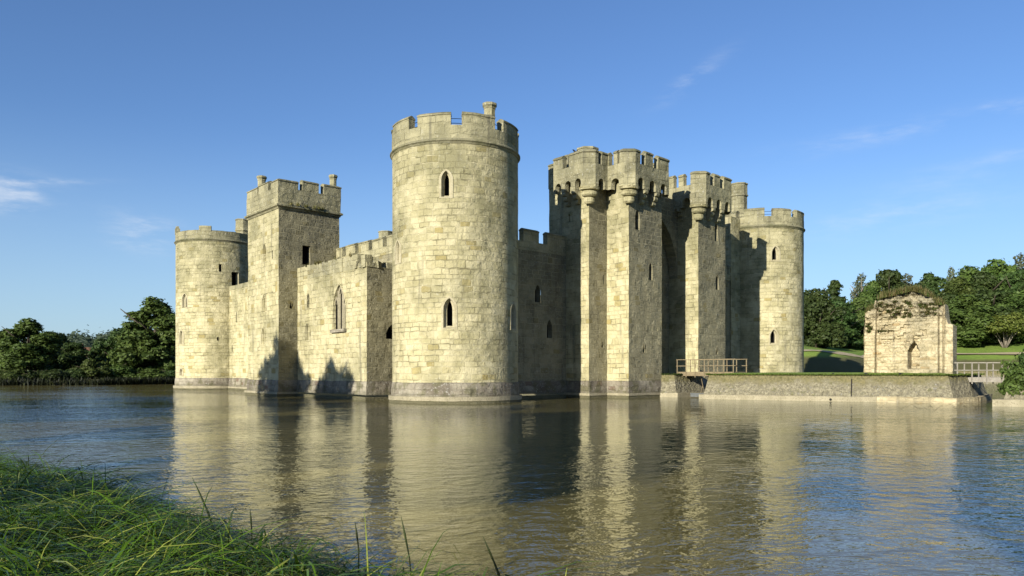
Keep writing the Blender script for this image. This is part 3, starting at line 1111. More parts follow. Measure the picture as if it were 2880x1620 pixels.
# weeds on the string course of the square tower
def tuft_mesh(pts, n, L, w, seed, spread=.9, up=.6):
    rg = np.random.default_rng(seed)
    P = np.array(pts)[rg.integers(0, len(pts), n)] + rg.normal(0, .07, (n, 3)) * np.array([1, 1, .3])
    ang = rg.uniform(0, 2 * math.pi, n)
    ln = L * rg.uniform(.4, 1.2, n)
    h = np.stack([np.cos(ang), np.sin(ang), np.zeros(n)], 1)
    s = np.stack([-np.sin(ang), np.cos(ang), np.zeros(n)], 1) * (w * rg.uniform(.6, 1.3, n))[:, None]
    tip = P + h * (ln * spread * rg.uniform(.1, .8, n))[:, None] + np.array([0, 0, 1]) * (ln * up * rg.uniform(.4, 1.3, n))[:, None]
    mid = (P + tip) / 2 + np.array([0, 0, 1]) * (ln * .12)[:, None]
    co = np.stack([P - s, P + s, mid + s * .8, mid - s * .8, tip + s * .2, tip - s * .2], 1).reshape(-1, 3)
    i = np.arange(n)[:, None] * 6
    f = np.stack([i + np.array([[0, 1, 2, 3]]), i + np.array([[3, 2, 4, 5]])], 1).reshape(-1, 4)
    uv = np.repeat(np.stack([rg.random(n), rg.random(n)], 1), 8, 0)
    return co, f, uv


def tuft(name, pts, n, L, w, seed, mat, parent=None, **kw):
    co, f, uv = tuft_mesh(pts, n, L, w, seed, **kw)
    me = bpy.data.meshes.new(name)
    fast_mesh(me, co, f, uv)
    me.materials.append(mat)
    o = bpy.data.objects.new(name, me)
    COL.objects.link(o)
    if parent: o.parent = parent
    o['kind'] = 'stuff'
    return o


tuft('weeds', [tuple(TC + E2 * q - Vector((E2.y, -E2.x)) * -.25) + (16.1,) for q in (.8, 1.2, 1.7, 2.2, 2.6, 3)], 260, .5, .03, 5, M['dry'], sq)
tuft('weeds', [tuple(TC + N2 * q + Vector((N2.y, -N2.x)) * .25) + (16.05,) for q in (1, 1.6, 2.4, 3.2, 3.6, 4)], 200, .35, .03, 6, M['dry'], sq)

# chapel
ch, pth = wall_part('chapel_wall', [CHJ, CH, CH + N2 * 7.5], .9, 9.75, {0: [
    (863, 870, 825, 866, 'arch', A(w=.5, inner=.98)), (859, 870, 908, 957, 'arch', A(w=.8, inner=.5)),
    (937, 972, 800, 926, 'arch', A(w=2.15, inner=.98, depth=.22, back=.6, name='lancet_window'))],
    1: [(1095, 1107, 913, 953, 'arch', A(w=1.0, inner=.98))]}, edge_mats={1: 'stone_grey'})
ch['label'] = 'bright chapel wall with the tall three light window'
base_courses(pth, ch, .1, ledge=False)
# mullions of the three-light window
uc, zt = hit_edge(CHJ, CH, 954.5, 800)
_, zb = hit_edge(CHJ, CH, 954.5, 926)
wf = planemap(CHJ, CH)
mm = MB()
for du_, hh in ((-.36, .86), (.36, .86), (0, 1)):
    if du_:
        for q in (0,):
            a_, b_ = Vector(wf(uc + du_, zb, .2)), Vector(wf(uc + du_, zb + (zt - zb) * hh, .2))
            beam(mm, a_, b_, .24, .3)
    beam(mm, Vector(wf(uc - 1.0, zb + (zt - zb) * .42, .42)), Vector(wf(uc + 1.0, zb + (zt - zb) * .42, .42)), .06, .08)
for du_, top in ((-.71, .7), (0, .93), (.71, .7)):        # pointed heads of the lights
    n_ = 6
    w_ = .56
    zs_ = zb + (zt - zb) * (top - .13)
    prev = None
    for i in range(n_ + 1):
        q = i / n_ * math.acos(.5)
        for sgn in (-1, 1):
            pass
    pts = []
    for i in range(n_ + 1):
        q = i / n_ * math.acos(.5)
        pts.append((du_ - w_ / 2 + w_ * math.cos(q), zs_ + w_ * math.sin(q)))
    full = pts + [(2 * du_ - x, z) for x, z in pts[:-1][::-1]]
    for p, q in zip(full, full[1:]):
        beam(mm, Vector(wf(uc + p[0], p[1], .2)), Vector(wf(uc + q[0], q[1], .2)), .2, .2)
spart(mm, 'mullion', M['ledge'], ch, 0)
ms = MB()
q0, q1 = Vector(wf(uc - 1.2, zb - .12, -.05)), Vector(wf(uc + 1.2, zb - .12, -.05))
beam(ms, q0, q1, .3, .24)
spart(ms, 'sill', M['plinth'], ch, .03)
# broken top courses
mt = MB()
rg = random.Random(3)
u = 0.
p0 = Path([CHJ, CH, CH + N2 * 7.5])
while u < p0.total - .1:
    w = rg.uniform(.45, 1.0)
    if u < 8.6: zt = 10.8 + rg.uniform(-.06, .06)
    elif u < 9.9: zt = 10.95 - (u - 8.6) * .1 + rg.uniform(-.08, .08)
    elif u < 12.4: zt = 9.95 + rg.uniform(-.15, .15)
    else: zt = 9.95 + rg.uniform(-.25, .35)
    sweep(mt, p0.sub(u, min(u + w + .015, p0.total)), box_prof(-1.1, rg.uniform(-.02, .04), 9.74, zt))
    u += w
spart(mt, 'broken_wall_top', M['stone_dark'], ch, .05)
tuft('weeds', [tuple(CHJ + (CH - CHJ) * q) + (10.75,) for q in (.15, .3, .34, .38, .6, .8)], 160, .45, .03, 8, M['dry'], ch)
rub = MB()
for i in range(46):
    p = CH + N2 * rg.uniform(.1, 5.5) + E2 * rg.uniform(.2, 2.6)
    s = rg.uniform(.25, .6)
    box(rub, (p.x, p.y, 9.72), s * 1.4, s, rg.uniform(.3, .95), rg.uniform(0, 3))
spart(rub, 'rubble', M['stone_dark'], ch, .09)
mfl = MB()
mfl.poly([(*CHJ, 9.7), (*CH, 9.7), (*(CH + N2 * 7.5), 9.7), (*(CHJ + N2 * 7.5), 9.7)])
spart(mfl, 'wall_core', M['stone_dark'], ch, 0)

# north curtain, left of the gatehouse
GA = Vector((6.0, 61.0))
J = V2(NE) + N2 * 11.55


def crenellate(part, path, z0, zc, zm, merlons, thick=.5, out=0., mat='stone_dark', jit=.03, cop=True):
    mp, mc = MB(), MB()
    sweep(mp, path.sub(0, path.total, 1.), box_prof(-thick, out, z0, zc))
    for a_, b_ in merlons:
        dz = random.uniform(-.05, .05)
        sweep(mp, path.sub(a_, min(b_, path.total)), box_prof(-thick, out - .003, zc - .01, zm - .16 + dz))
        if cop: sweep(mc, path.sub(a_ - 0 if a_ <= 0 else a_, min(b_, path.total)), coping_prof(-thick, out, zm - .16 + dz, .22, .05))
    spart(mp, 'parapet', M[mat], part, jit)
    if cop: spart(mc, 'coping', M['coping'], part, jit)


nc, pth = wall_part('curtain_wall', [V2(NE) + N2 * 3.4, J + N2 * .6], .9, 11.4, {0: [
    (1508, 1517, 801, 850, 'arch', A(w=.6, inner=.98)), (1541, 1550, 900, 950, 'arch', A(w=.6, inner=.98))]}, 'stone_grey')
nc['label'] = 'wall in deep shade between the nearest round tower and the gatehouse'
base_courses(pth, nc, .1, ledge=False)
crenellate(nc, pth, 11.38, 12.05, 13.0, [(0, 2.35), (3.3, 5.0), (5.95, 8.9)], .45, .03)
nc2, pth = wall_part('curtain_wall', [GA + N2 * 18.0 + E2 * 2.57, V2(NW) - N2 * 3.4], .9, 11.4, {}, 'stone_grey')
nc2['label'] = 'narrow shaded wall between the gatehouse and the far right tower'
crenellate(nc2, pth, 11.38, 12.05, 13.0, [(.6, 2), (2.5, 4.2), (4.7, 6.4), (6.9, 8.6), (9.1, 10.8)], .6, .03)
q = V2(NW) - N2 * 3.6
blk = [q - N2 * 2.6 - E2 * .12, q + N2 * .2 - E2 * .12, q + N2 * .2 + E2 * 3.0, q - N2 * 2.6 + E2 * 3.0]
bpart, pth = wall_part('stair_block', [blk[3], blk[0], blk[1], blk[2], blk[3]], 1., 18.0, {}, 'stone')
mf = MB(); mf.poly([(*p, 18.) for p in blk]); spart(mf, 'roof', M['stone_dark'], bpart, 0)

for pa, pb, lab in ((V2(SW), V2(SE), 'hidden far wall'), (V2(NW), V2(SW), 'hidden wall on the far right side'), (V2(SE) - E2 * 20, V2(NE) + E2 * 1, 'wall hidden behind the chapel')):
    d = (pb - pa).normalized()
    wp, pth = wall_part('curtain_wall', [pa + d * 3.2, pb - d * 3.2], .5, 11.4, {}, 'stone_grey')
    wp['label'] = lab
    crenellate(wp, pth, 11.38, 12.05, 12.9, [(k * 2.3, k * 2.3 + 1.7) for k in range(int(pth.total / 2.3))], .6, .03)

# postern tower seen over the chapel
pc = (V2(SE) + V2(SW)) / 2
hw = 3.4
pp = [pc - N2 * hw - E2 * hw * .8, pc + N2 * hw - E2 * hw * .8, pc + N2 * hw + E2 * hw, pc - N2 * hw + E2 * hw]
po, pth = wall_part('square_tower', pp + [pp[0]], .5, 17.0, {}, 'stone_grey')
po['label'] = 'distant square tower of which only the battlements and turret show'
rp = Path(pp, True).offset(.35)
mp, mc = MB(), MB()
sweep(mp, rp.loop(), box_prof(-.5, 0, 15.9, 17.7), caps=False)
u = .0
while u < rp.total - .8:
    w = rg.uniform(1.1, 1.5)
    sweep(mp, rp.sub(u, min(u + w, rp.total)), box_prof(-.5, -.003, 17.69, 18.5))
    sweep(mc, rp.sub(u, min(u + w, rp.total)), coping_prof(-.5, 0, 18.5, .2, .05))
    u += w + .65
spart(mp, 'parapet', M['stone_dark'], po, .04)
spart(mc, 'coping', M['coping'], po, .03)
mf = MB(); mf.poly([(*p, 17.3) for p in pp]); spart(mf, 'roof', M['grey_paint'], po, 0)
k = at(1086, 652, 107.); turret((k.x, k.y), 17., k.z, 1.0, po)

# ---- gatehouse, plan in (t along the front, s inward) from its left corner
def G(t_, s_):
    return GA + N2 * t_ + E2 * s_


gpl = [(0, 4.62), (0, 0), (2.2, 0), (2.2, -2.31), (6.56, -2.31), (6.56, .9), (11.93, .9), (11.93, -2.31), (16.3, -2.31), (16.3, 0), (18.5, 0), (18.5, 4.62), (0, 4.62)]
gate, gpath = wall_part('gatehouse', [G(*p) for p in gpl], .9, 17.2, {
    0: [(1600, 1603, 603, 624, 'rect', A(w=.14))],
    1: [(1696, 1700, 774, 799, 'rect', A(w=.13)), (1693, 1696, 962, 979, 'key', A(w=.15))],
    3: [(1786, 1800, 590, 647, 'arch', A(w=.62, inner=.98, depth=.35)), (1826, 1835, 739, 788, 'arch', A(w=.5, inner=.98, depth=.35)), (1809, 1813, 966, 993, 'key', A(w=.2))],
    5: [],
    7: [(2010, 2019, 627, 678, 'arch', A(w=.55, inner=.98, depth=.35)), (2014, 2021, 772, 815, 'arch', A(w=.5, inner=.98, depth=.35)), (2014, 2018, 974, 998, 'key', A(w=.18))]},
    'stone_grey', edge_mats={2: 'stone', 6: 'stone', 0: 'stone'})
gate['label'] = 'twin towered gatehouse with overhanging battlements on corbels'
# the great arch in the recess
gm = planemap(G(6.56, .895), G(11.93, .895))
window(gm, 2.68, 2.0, 3.1, 6.2, 'arch', gate, [M['stone_grey'], M['void']], name='gate_arch', inner=.98, depth=.01, back=.02)
# high arch joining the two towers over the recess
mv = MB()
ol = outline(2.685, 2., 5.36, 13.4, 'arch', 10)
arcp = [p for p in ol if p[1] > 9]
fm = planemap(G(6.56, -.1), G(11.93, -.1))
for p, q in zip(arcp, arcp[1:]):
    for w0 in (0., .9):
        mv.poly([fm(p[0], p[1], w0), fm(q[0], q[1], w0), fm(q[0], 17.2, w0), fm(p[0], 17.2, w0)], [(p[0], p[1]), (q[0], q[1]), (q[0], 17.2), (p[0], 17.2)])
    mv.poly([fm(p[0], p[1], 0), fm(q[0], q[1], 0), fm(q[0], q[1], .9), fm(p[0], p[1], .9)])
spart(mv, 'high_arch', M['stone_grey'], gate, .02)
mf = MB(); mf.poly([(*G(*p), 17.15) for p in gpl[:-1]][::-1]); spart(mf, 'roof', M['grey_paint'], gate, 0)
base_courses(Path([G(0, 2.6), G(0, 0), G(2.2, 0), G(2.2, -2.31), G(6.56, -2.31), G(6.56, -1)]), gate, .08)
base_courses(Path([G(11.93, -1), G(11.93, -2.31), G(16.3, -2.31), G(16.3, 0), G(18.5, 0), G(18.5, 2.5)]), gate, .08)

O, CC = .68, .72


def mach_tower(pts, merlons, corbel_edges, zc=18.2, zm=19.3):
    """overhanging crenellated parapet on corbels with open arches between them"""
    path = Path([G(*p) for p in pts])
    mp, mc = MB(), MB()
    # skirt with arches, per edge
    for i, (a, b) in enumerate(path.seg):
        L = path.len[i]
        n = corbel_edges.get(i, 0)
        holes = []
        f = planemap(a, b)
        if n:
            st = L / n
            wd = min(st * .6, .8)
            for k_ in range(n):
                ol = outline(st * (k_ + .5), 16.35, wd, .78, 'round')
                holes.append((st * (k_ + .5) - wd / 2, st * (k_ + .5) + wd / 2, 16.35, 17.13, ol))
                for p, q in zip(ol[1:], ol[2:]):
                    mp.poly([f(p[0], p[1], 0), f(q[0], q[1], 0), f(q[0], q[1], .42), f(p[0], p[1], .42)])
                for p, q in ((ol[0], ol[-1]),):
                    mp.poly([f(p[0], p[1], 0), f(q[0], q[1], 0), f(q[0], q[1], .42), f(p[0], p[1], .42)])
        for w0 in (0., .42):
            panel(mp, lambda u_, v_, w_, f=f, w0=w0: f(u_, v_, w_ + w0), 0, L, 16.35, 17.4, holes)
        if n:
            prof = [(-O - .02, 15.28), (-O + .2, 15.3), (-O + .3, 15.42), (-O + .3, 15.56), (-O + .24, 15.63), (-O + .42, 15.68), (-O + .5, 15.8), (-O + .5, 15.94), (-O + .43, 16.02), (-O + .62, 16.06), (-.02, 16.16), (-.02, 16.36), (-O - .02, 16.36)]
            for k_ in range(0, n + 1):
                if k_ in (0, n) and path.len[i] > 0:
                    continue
                uu = path.cum[i] + st * k_
                mk = MB()
                sweep(mk, [x for x in path.sub(uu - .2, uu + .2)], prof)
                spart(mk, 'corbel', M['stone_dark'], gate, .025)
    sweep(mp, path.sub(0, path.total), box_prof(-.42, 0, 17.39, zc))
    sweep(mp, path.sub(0, path.total), box_prof(-O - .3, -.41, 17.3, 17.45))
    for a_, b_ in merlons:
        dz = random.uniform(-.05, .04)
        sweep(mp, path.sub(a_, min(b_, path.total)), box_prof(-.42, -.003, zc - .01, zm - .2 + dz))
        sweep(mc, path.sub(a_, min(b_, path.total)), coping_prof(-.42, 0, zm - .2 + dz, .25, .07))
    spart(mp, 'parapet', M['stone_dark'], gate, .025)
    spart(mc, 'coping', M['coping'], gate, .02)
    return path


def corner_corbel(t_, s_, n0, n1):
    """rounded stepped corbel carrying a canted parapet corner"""
    c = G(t_, s_)
    mk = MB()
    a0, a1 = math.atan2(n0.x, -n0.y), math.atan2(n1.x, -n1.y)
    prof = [(.02, 15.1), (.36, 15.12), (.46, 15.25), (.47, 15.5), (.4, 15.62), (.6, 15.68), (.7, 15.8), (.7, 16.0), (.62, 16.1), (.86, 16.16), (.9, 16.36), (.02, 16.36)]
    pts = [(c.x, c.y, math.sin(a0 + (a1 - a0) * i / 6), -math.cos(a0 + (a1 - a0) * i / 6), .9 * (a1 - a0) * i / 6) for i in range(-1, 8)]
    sweep(mk, pts, prof)
    spart(mk, 'corbel', M['stone'], gate, .02)


nE = -E_in
nN = Vector((N2.y, -N2.x))
if nE.dot(Vector((-1, 0))) < 0: nE = -nE
lt = [(-O, 3.4), (-O, -O + CC), (-O + CC, -O), (2.2 - O, -O), (2.2 - O, -2.31 - O + CC), (2.2 - O + CC, -2.31 - O), (6.56 + .5 - .4, -2.31 - O), (6.56 + .5, -2.31 - O + .4), (6.56 + .5, 1.2)]
lp = Path([G(*p) for p in lt])
c = lp.cum
ml = [(.0, 1.1), (1.8, c[2] + .35), (c[2] + .75, c[3] + .12), (c[3] + .62, c[3] + 1.02), (c[4] - .35, c[5] + .62), (c[5] + 1.3, c[5] + 2.25), (c[5] + 2.95, c[6] + .3), (c[7] + .3, c[7] + 1.5), (c[7] + 2.1, c[8])]
mach_tower(lt, ml, {0: 3, 2: 1, 3: 1, 5: 3, 7: 3})
rt = [(11.93 - .5, 1.2), (11.93 - .5, -2.31 - O + CC), (11.93 - .5 + CC, -2.31 - O), (16.3 + O - CC, -2.31 - O), (16.3 + O, -2.31 - O + CC), (16.3 + O, -O), (18.5 + O - CC, -O), (18.5 + O, -O + CC), (18.5 + O, 3.4)]
rpth = Path([G(*p) for p in rt])
c = rpth.cum
mr_ = [(.0, 1.2), (1.75, 2.3), (c[1] - .45, c[2] + .62), (c[2] + 1.3, c[2] + 2.2), (c[2] + 2.85, c[4] + .3), (c[4] + .9, c[5] + .3), (c[6] - .2, c[7] + .4), (c[7] + 1., c[7] + 2.2)]
mach_tower(rt, mr_, {0: 2, 2: 3, 4: 1, 5: 1, 7: 3})
for tt_, ss_ in ((0, 0), (2.2, -2.31), (11.93, -2.31)):
    corner_corbel(tt_, ss_, nE, nN)
# plain parapet on the back part of the left flank, and the far flanks
mp, mc = MB(), MB()
pb = Path([G(-.02, 4.62), G(-.02, 3.2)])
sweep(mp, pb.sub(0, pb.total), box_prof(-.42, .06, 17.1, 18.2))
sweep(mp, pb.sub(0, 1.0), box_prof(-.42, .057, 18.19, 18.95)); sweep(mc, pb.sub(0, 1.0), coping_prof(-.42, .06, 18.95))
pb = Path([G(18.5, 4.62), G(0, 4.62)])
sweep(mp, pb.sub(0, pb.total), box_prof(-.42, .06, 17.1, 18.2))
for k_ in range(8):
    sweep(mp, pb.sub(k_ * 2.35 + .1, k_ * 2.35 + 1.7), box_prof(-.42, .057, 18.19, 18.95)); sweep(mc, pb.sub(k_ * 2.35 + .1, k_ * 2.35 + 1.7), coping_prof(-.42, .06, 18.95))
spart(mp, 'parapet', M['stone_dark'], gate, .025); spart(mc, 'coping', M['coping'], gate, .02)
# stair head and flue on the left gate tower roof
k = at(1652, 420, 63.2)
turret((k.x, k.y), 17., 20.05, .85, gate)
k = at(1599, 424, 64.); mb = MB(); box(mb, (k.x, k.y, 17.), .5, .4, 2.75, .7); spart(mb, 'flue', M['stone_dark'], gate, .03)
k = at(1688, 424, 64.); mb = MB(); box(mb, (k.x, k.y, 17.), .6, .5, 2.9, .7); spart(mb, 'flue', M['stone_dark'], gate, .03)

# ------------------------------------------------------------------ island, bridges, barbican
ISL = [(15.75, 62.3), (15.0, 59.5), (28.9, 51.8), (30.9, 53.2), (36, 60), (34.5, 68), (27.5, 70), (19.6, 66.3)]
ZI = 1.82
ipath = Path(ISL, True)
isl = MB()
sweep(isl, ipath.sub(0, ipath.total, .8), [(0, ZI), (-.35, ZI), (-.35, -1.), (.42, .3), (.40, .34), (.25, .9), (.12, 1.4)], caps=False)
iw = isl.build('retaining_wall', M['revet'], None, .06)
tag(iw, 'mossy rubble wall round the grass island before the gatehouse, with a pale ledge', 'wall')
ml_ = MB()
sweep(ml_, ipath.sub(0, ipath.cum[1] + 11.6, 1.), box_prof(.1, .75, -1., .34))
spart(ml_, 'ledge', M['ledge'], iw, .012)
ml_ = MB()
sweep(ml_, ipath.sub(ipath.cum[1] + 11.6, ipath.cum[4], .5), box_prof(.1, .72, -1., .36))
spart(ml_, 'stone_kerb', M['barb'], iw, .06)
for q in (8.7,):
    p = ipath.sub(ipath.cum[1] + q, ipath.cum[1] + q + .1)[0]
    mb = MB()
    tube(mb, [(p[0] + p[2] * .5, p[1] + p[3] * .5, .12), (p[0] + p[2] * .78, p[1] + p[3] * .78, .12)], .09, 10)
    spart(mb, 'drain_hole', M['void'], iw, 0)
p = ipath.sub(ipath.cum[1] + 10.0, ipath.cum[1] + 10.1)[0]
mb = MB()
beam(mb, (p[0] + p[2] * .14, p[1] + p[3] * .14, 1.55), (p[0] + p[2] * .44, p[1] + p[3] * .44, .3), .07, .05)
spart(mb, 'dark_strip', M['void'], iw, 0)  # thin dark strip laid down the wall face
# island top
ic = Vector((25.5, 60.5))
mt = MB()
rings = []
for k_, sc2 in enumerate((1.0, .93, .8, .55, .2)):
    ring_ = []
    for (x, y, nx, ny, u_) in ipath.sub(0, ipath.total - .01, .9):
        q = Vector((x + nx * .12, y + ny * .12))
        q = ic.lerp(q, sc2)
        ring_.append(mt.vert((q.x, q.y, ZI + (.0, .08, .13, .16, .16)[k_] + .03 * math.sin(q.x * 3) * (k_ > 0))))
    rings.append(ring_)
for a_, b_ in zip(rings, rings[1:]):
    for i in range(len(a_)):
        j = (i + 1) % len(a_)
        mt.face((a_[i], a_[j], b_[j], b_[i]), [(0, 0)] * 4, 0, True)
mt.face(rings[-1], [(0, 0)] * len(rings[-1]))
tag(mt.build('island', M['lawn']), 'mown grass top of the island before the gatehouse', 'island', kind='structure')
edge = [(x - nx * .05, y - ny * .05, ZI) for x, y, nx, ny, u_ in ipath.sub(0, ipath.cum[4], .12)]
o = tuft('grass', [(x + nx * .1, y + ny * .1, ZI + .02) for x, y, nx, ny, u_ in ipath.sub(0, ipath.cum[4], .12)], 5200, .2, .02, 11, M['leaf_light'], up=.35, spread=1.1); tag(o, 'short green grass fringing the top of the island wall', 'grass')

# stub abutment in front of the gate
ab = [G(6.5, -2.0), G(7.0, -3.3), G(10.9, -3.3), G(11.95, -2.0)]
mb = MB()
apath = Path([(p.x, p.y) for p in ab])
sweep(mb, apath.sub(0, apath.total, .6), [(0, ZI), (-.4, ZI), (-.4, -1), (.3, .3), (.2, .9), (.1, 1.5)])
aw = mb.build('bridge_abutment', M['revet'], None, .06)
tag(aw, 'short grass topped rubble abutment against the foot of the gatehouse', 'abutment')
mb = MB()
sweep(mb, apath.sub(0, apath.total, .8), box_prof(0, .6, -1., .36)); spart(mb, 'ledge', M['ledge'], aw, .015)
mb = MB()
mb.poly([(p.x, p.y, ZI + .02) for p in ab] + [(*G(11.9, .8), ZI + .02), (*G(6.6, .8), ZI + .02)]); spart(mb, 'grass_top', M['lawn'], aw, .03)
o = tuft('grass', [(x, y, ZI) for x, y, nx, ny, u_ in apath.sub(0, apath.total, .1)], 1500, .3, .022, 12, M['leaf'], aw, up=.25, spread=1.2)


def footbridge(label, name, a, b, half, zd, n, hgt, mat, extra=0.):
    """timber footbridge: deck, two beams, posts and rails"""
    a, b = V2(a), V2(b)
    d = (b - a).normalized()
    s = Vector((d.y, -d.x))
    root = empty(name, (a.x, a.y, zd))
    tag(root, label, 'footbridge')
    def P(u_, w_, z_):
        q = d * u_ + s * w_
        return Vector((q.x, q.y, z_))
    L = (b - a).length
    mb = MB()
    k_ = 0.
    while k_ < L:
        beam(mb, P(k_ + .07, -half, .0), P(k_ + .07, half, .0), .135, .06)
        k_ += .15
    spart(mb, 'deck', mat, root, .004)
    for w_ in (-half, half):
        mb = MB(); beam(mb, P(0, w_, -.16), P(L, w_, -.16), .12, .28); spart(mb, 'beam', mat, root, .005)
        for i in range(n + 1):
            mb = MB(); u_ = L * i / n
            beam(mb, P(u_, w_ + .09 * (1 if w_ > 0 else -1), -.42), P(u_, w_ + .09 * (1 if w_ > 0 else -1), hgt), .065, .065); spart(mb, 'post', mat, root, .004)
        for zz_, th in ((hgt, .07), (hgt * .5, .045)):
            mb = MB(); beam(mb, P(-.15, w_, zz_), P(L + .15, w_, zz_), th, .05); spart(mb, 'rail', mat, root, .004)
    return root


c0 = G(8.9, -2.9)
dirb = -E2
footbridge('brown timber footbridge with open railings between gatehouse and island', 'footbridge', c0, c0 + dirb * 5.4, .78, ZI + .2, 6, 1.02, M['wood'])
footbridge('silvery timber footbridge leading off the right end of the island', 'footbridge', (30.6, 54.2), (37.5, 52.3), .8, 1.66, 8, 1.02, M['wood_grey'])
mb = MB()
p0_, p1_ = c0 + dirb * 2.8 + Vector((-.9, -.2)), c0 + dirb * 2.5 + Vector((-.9, -.9))
tube(mb, [(p0_.x, p0_.y, 1.5), (p0_.x + .05, p0_.y - .3, .9), (p1_.x, p1_.y, .3)], .03, 5)
tag(mb.build('rope', M['wood']), 'pale rope hanging from the footbridge down to the grey raft', 'rope')
# raft under the bridge
k = at(1967, 1108, 61.6)
ra = empty('raft', (k.x, k.y, 0)); tag(ra, 'small grey flat raft moored under the brown footbridge', 'raft')
mb = MB()
box(mb, (0, 0, .1), 1.35, .9, .22, -.25); spart(mb, 'hull', M['grey_paint'], ra, .01)
mb = MB()
for w_ in (-.42, .42): box(mb, (.0 - math.sin(-.25) * w_, math.cos(-.25) * w_, .32), 1.4, .06, .05, -.25)
spart(mb, 'gunwale', M['grey_paint'], ra, .004)

# barbican ruin
bdir = Vector((.8, -.6)); bn = Vector((-.6, -.8)); bc = Vector((28.6, 56.5))
prof_pts = np.array([(160, 640), (172, 470), (270, 380), (300, 305), (420, 235), (640, 200), (860, 160), (1000, 190), (1130, 270), (1200, 350), (1345, 405), (1352, 550), (1380, 640), (1450, 655), (1460, 670)], float)
bu = (prof_pts[:, 0] - 160) / 1300 * 5.8 - 2.9
bv = (1340 - prof_pts[:, 1]) * .0051
us = np.unique(np.concatenate([np.linspace(-2.9, 2.9, 104), [-2.16, -2.14, 1.25, 1.27, 1.7, 1.72, 1.98, 2.0, 2.3, 2.32, .07, .09, .66, .68]]))
NVB = 96
br_ = np.random.default_rng(4)
strat = br_.normal(0, .055, (60, 40))


def barb_d(u, v):
    d = 0.
    r = int(v / .21); cc_ = int((u + 3 + (r % 3) * .23) / .42)
    if 2.2 < v < 4.9 and -1.9 < u < 1.2: d += strat[r, cc_ % 40] * 2.2
    else: d += strat[r // 2, cc_ % 40] * .3
    if u < -2.15:
        d += .32 * (1 if v < 3.2 else .55 if v > 4.0 else .3)
        if v < .42: d += .12
    if 1.26 < u < 1.71: d += .14
    if 1.71 <= u < 1.99: d += .26
    if 1.99 <= u < 2.31: d += .18
    if u >= 2.31: d += .34
    if v < .3 and -2.1 < u: d += .06
    a_ = (u - .38) / .36
    if abs(a_) < 1 and .36 < v < 2.3 - .62 * abs(a_) ** 1.4: d -= 1.25
    if -2.15 <= u < -2.06 or 1.95 < u < 2.02 or 2.28 < u < 2.34: d -= .22
    d += .16 * mn.noise((u * 1.4, v * 1.4, 3.)) + .09 * mn.noise((u * 4.5, v * 4.5, 1.))
    if v > 4.1: d += .5 * mn.noise((u * 1.7, v * 2.6, 8.)) + .2 * mn.noise((u * 5, v * 6, 2.)) - .28 * (v - 4.1)
    return d


def BP(u, d, v):
    q = bc + bdir * u + bn * d
    return (q.x, q.y, ZI + .1 + v)


mb = MB()
cols, bcols = [], []
for u in us:
    top = float(np.interp(u, bu, bv)) + .34 * mn.noise((u * 2.3, 0, 0)) + .2 * mn.noise((u * 7., 0, 0))
    cols.append([(mb.vert(BP(u, barb_d(u, v), v)), v) for v in np.linspace(0, top, NVB)])
    bcols.append([(mb.vert(BP(u, -1.5 - .05 * mn.noise((u * 2, v * 2, 0)) + .12 * max(0, v - 4), v)), v) for v in np.linspace(0, top, NVB)])
for i in range(len(us) - 1):
    for j in range(NVB - 1):
        a_, b_, c_, d_ = cols[i][j], cols[i + 1][j], cols[i + 1][j + 1], cols[i][j + 1]
        mb.face((a_[0], b_[0], c_[0], d_[0]), [(us[i], a_[1]), (us[i + 1], b_[1]), (us[i + 1], c_[1]), (us[i], d_[1])])
        if j % 4 == 0 and j + 4 < NVB + 3:
            j2 = min(j + 4, NVB - 1)
            mb.face((bcols[i][j][0], bcols[i][j2][0], bcols[i + 1][j2][0], bcols[i + 1][j][0]), [(us[i], bcols[i][j][1]), (us[i], bcols[i][j2][1]), (us[i + 1], bcols[i + 1][j2][1]), (us[i + 1], bcols[i + 1][j][1])])
    mb.face((cols[i][-1][0], cols[i + 1][-1][0], bcols[i + 1][-1][0], bcols[i][-1][0]), [(us[i], 0), (us[i + 1], 0), (us[i + 1], 1.5), (us[i], 1.5)])
for c1, c2, fl in ((cols[0], bcols[0], 1), (cols[-1], bcols[-1], -1)):
    for j in range(NVB - 1):
        mb.face((c1[j][0], c1[j + 1][0], c2[j + 1][0], c2[j][0])[::fl], [(0, c1[j][1]), (0, c1[j + 1][1]), (1.5, c1[j + 1][1]), (1.5, c1[j][1])][::fl])
barb = mb.build('ruined_gatehouse', M['barb'])
tag(barb, 'golden ruined barbican with a small pointed doorway and a grass grown top', 'ruin')
tops = []
for u in np.linspace(-2.8, 2.2, 90):
    top = float(np.interp(u, bu, bv))
    for dd in (-1.3, -.9, -.5, -.2, .0):
        if top > 4 and mn.noise((u * 1.6, dd * 1.5, 5.)) > -.12: tops.append(BP(u, dd, top - .05))
face_pts = [BP(u, .05 + barb_d(u, v), v) for u, v in [(br_.uniform(-2., .2), br_.uniform(4.0, 5.3)) for _ in range(70)] + [(br_.uniform(.8, 1.9), br_.uniform(4.2, 5.0)) for _ in range(40)] + [(br_.uniform(-2.8, -2.4), br_.uniform(3.0, 3.8)) for _ in range(16)] + [(br_.uniform(-1.9, -1.4), 3.1) for _ in range(10)]]
tuft('grass_tuft', tops, 3200, .6, .016, 21, M['dry'], barb, up=.7, spread=.8)
tuft('grass_tuft', tops[::3], 900, .55, .02, 25, M['leaf'], barb, up=.6, spread=.8)
tuft('grass_tuft', face_pts, 2600, .34, .022, 22, M['dry'], barb, up=.3, spread=.9)
tuft('ivy', face_pts[::2] + tops[::9], 1500, .28, .05, 23, M['leaf'], barb, up=.3, spread=.9)

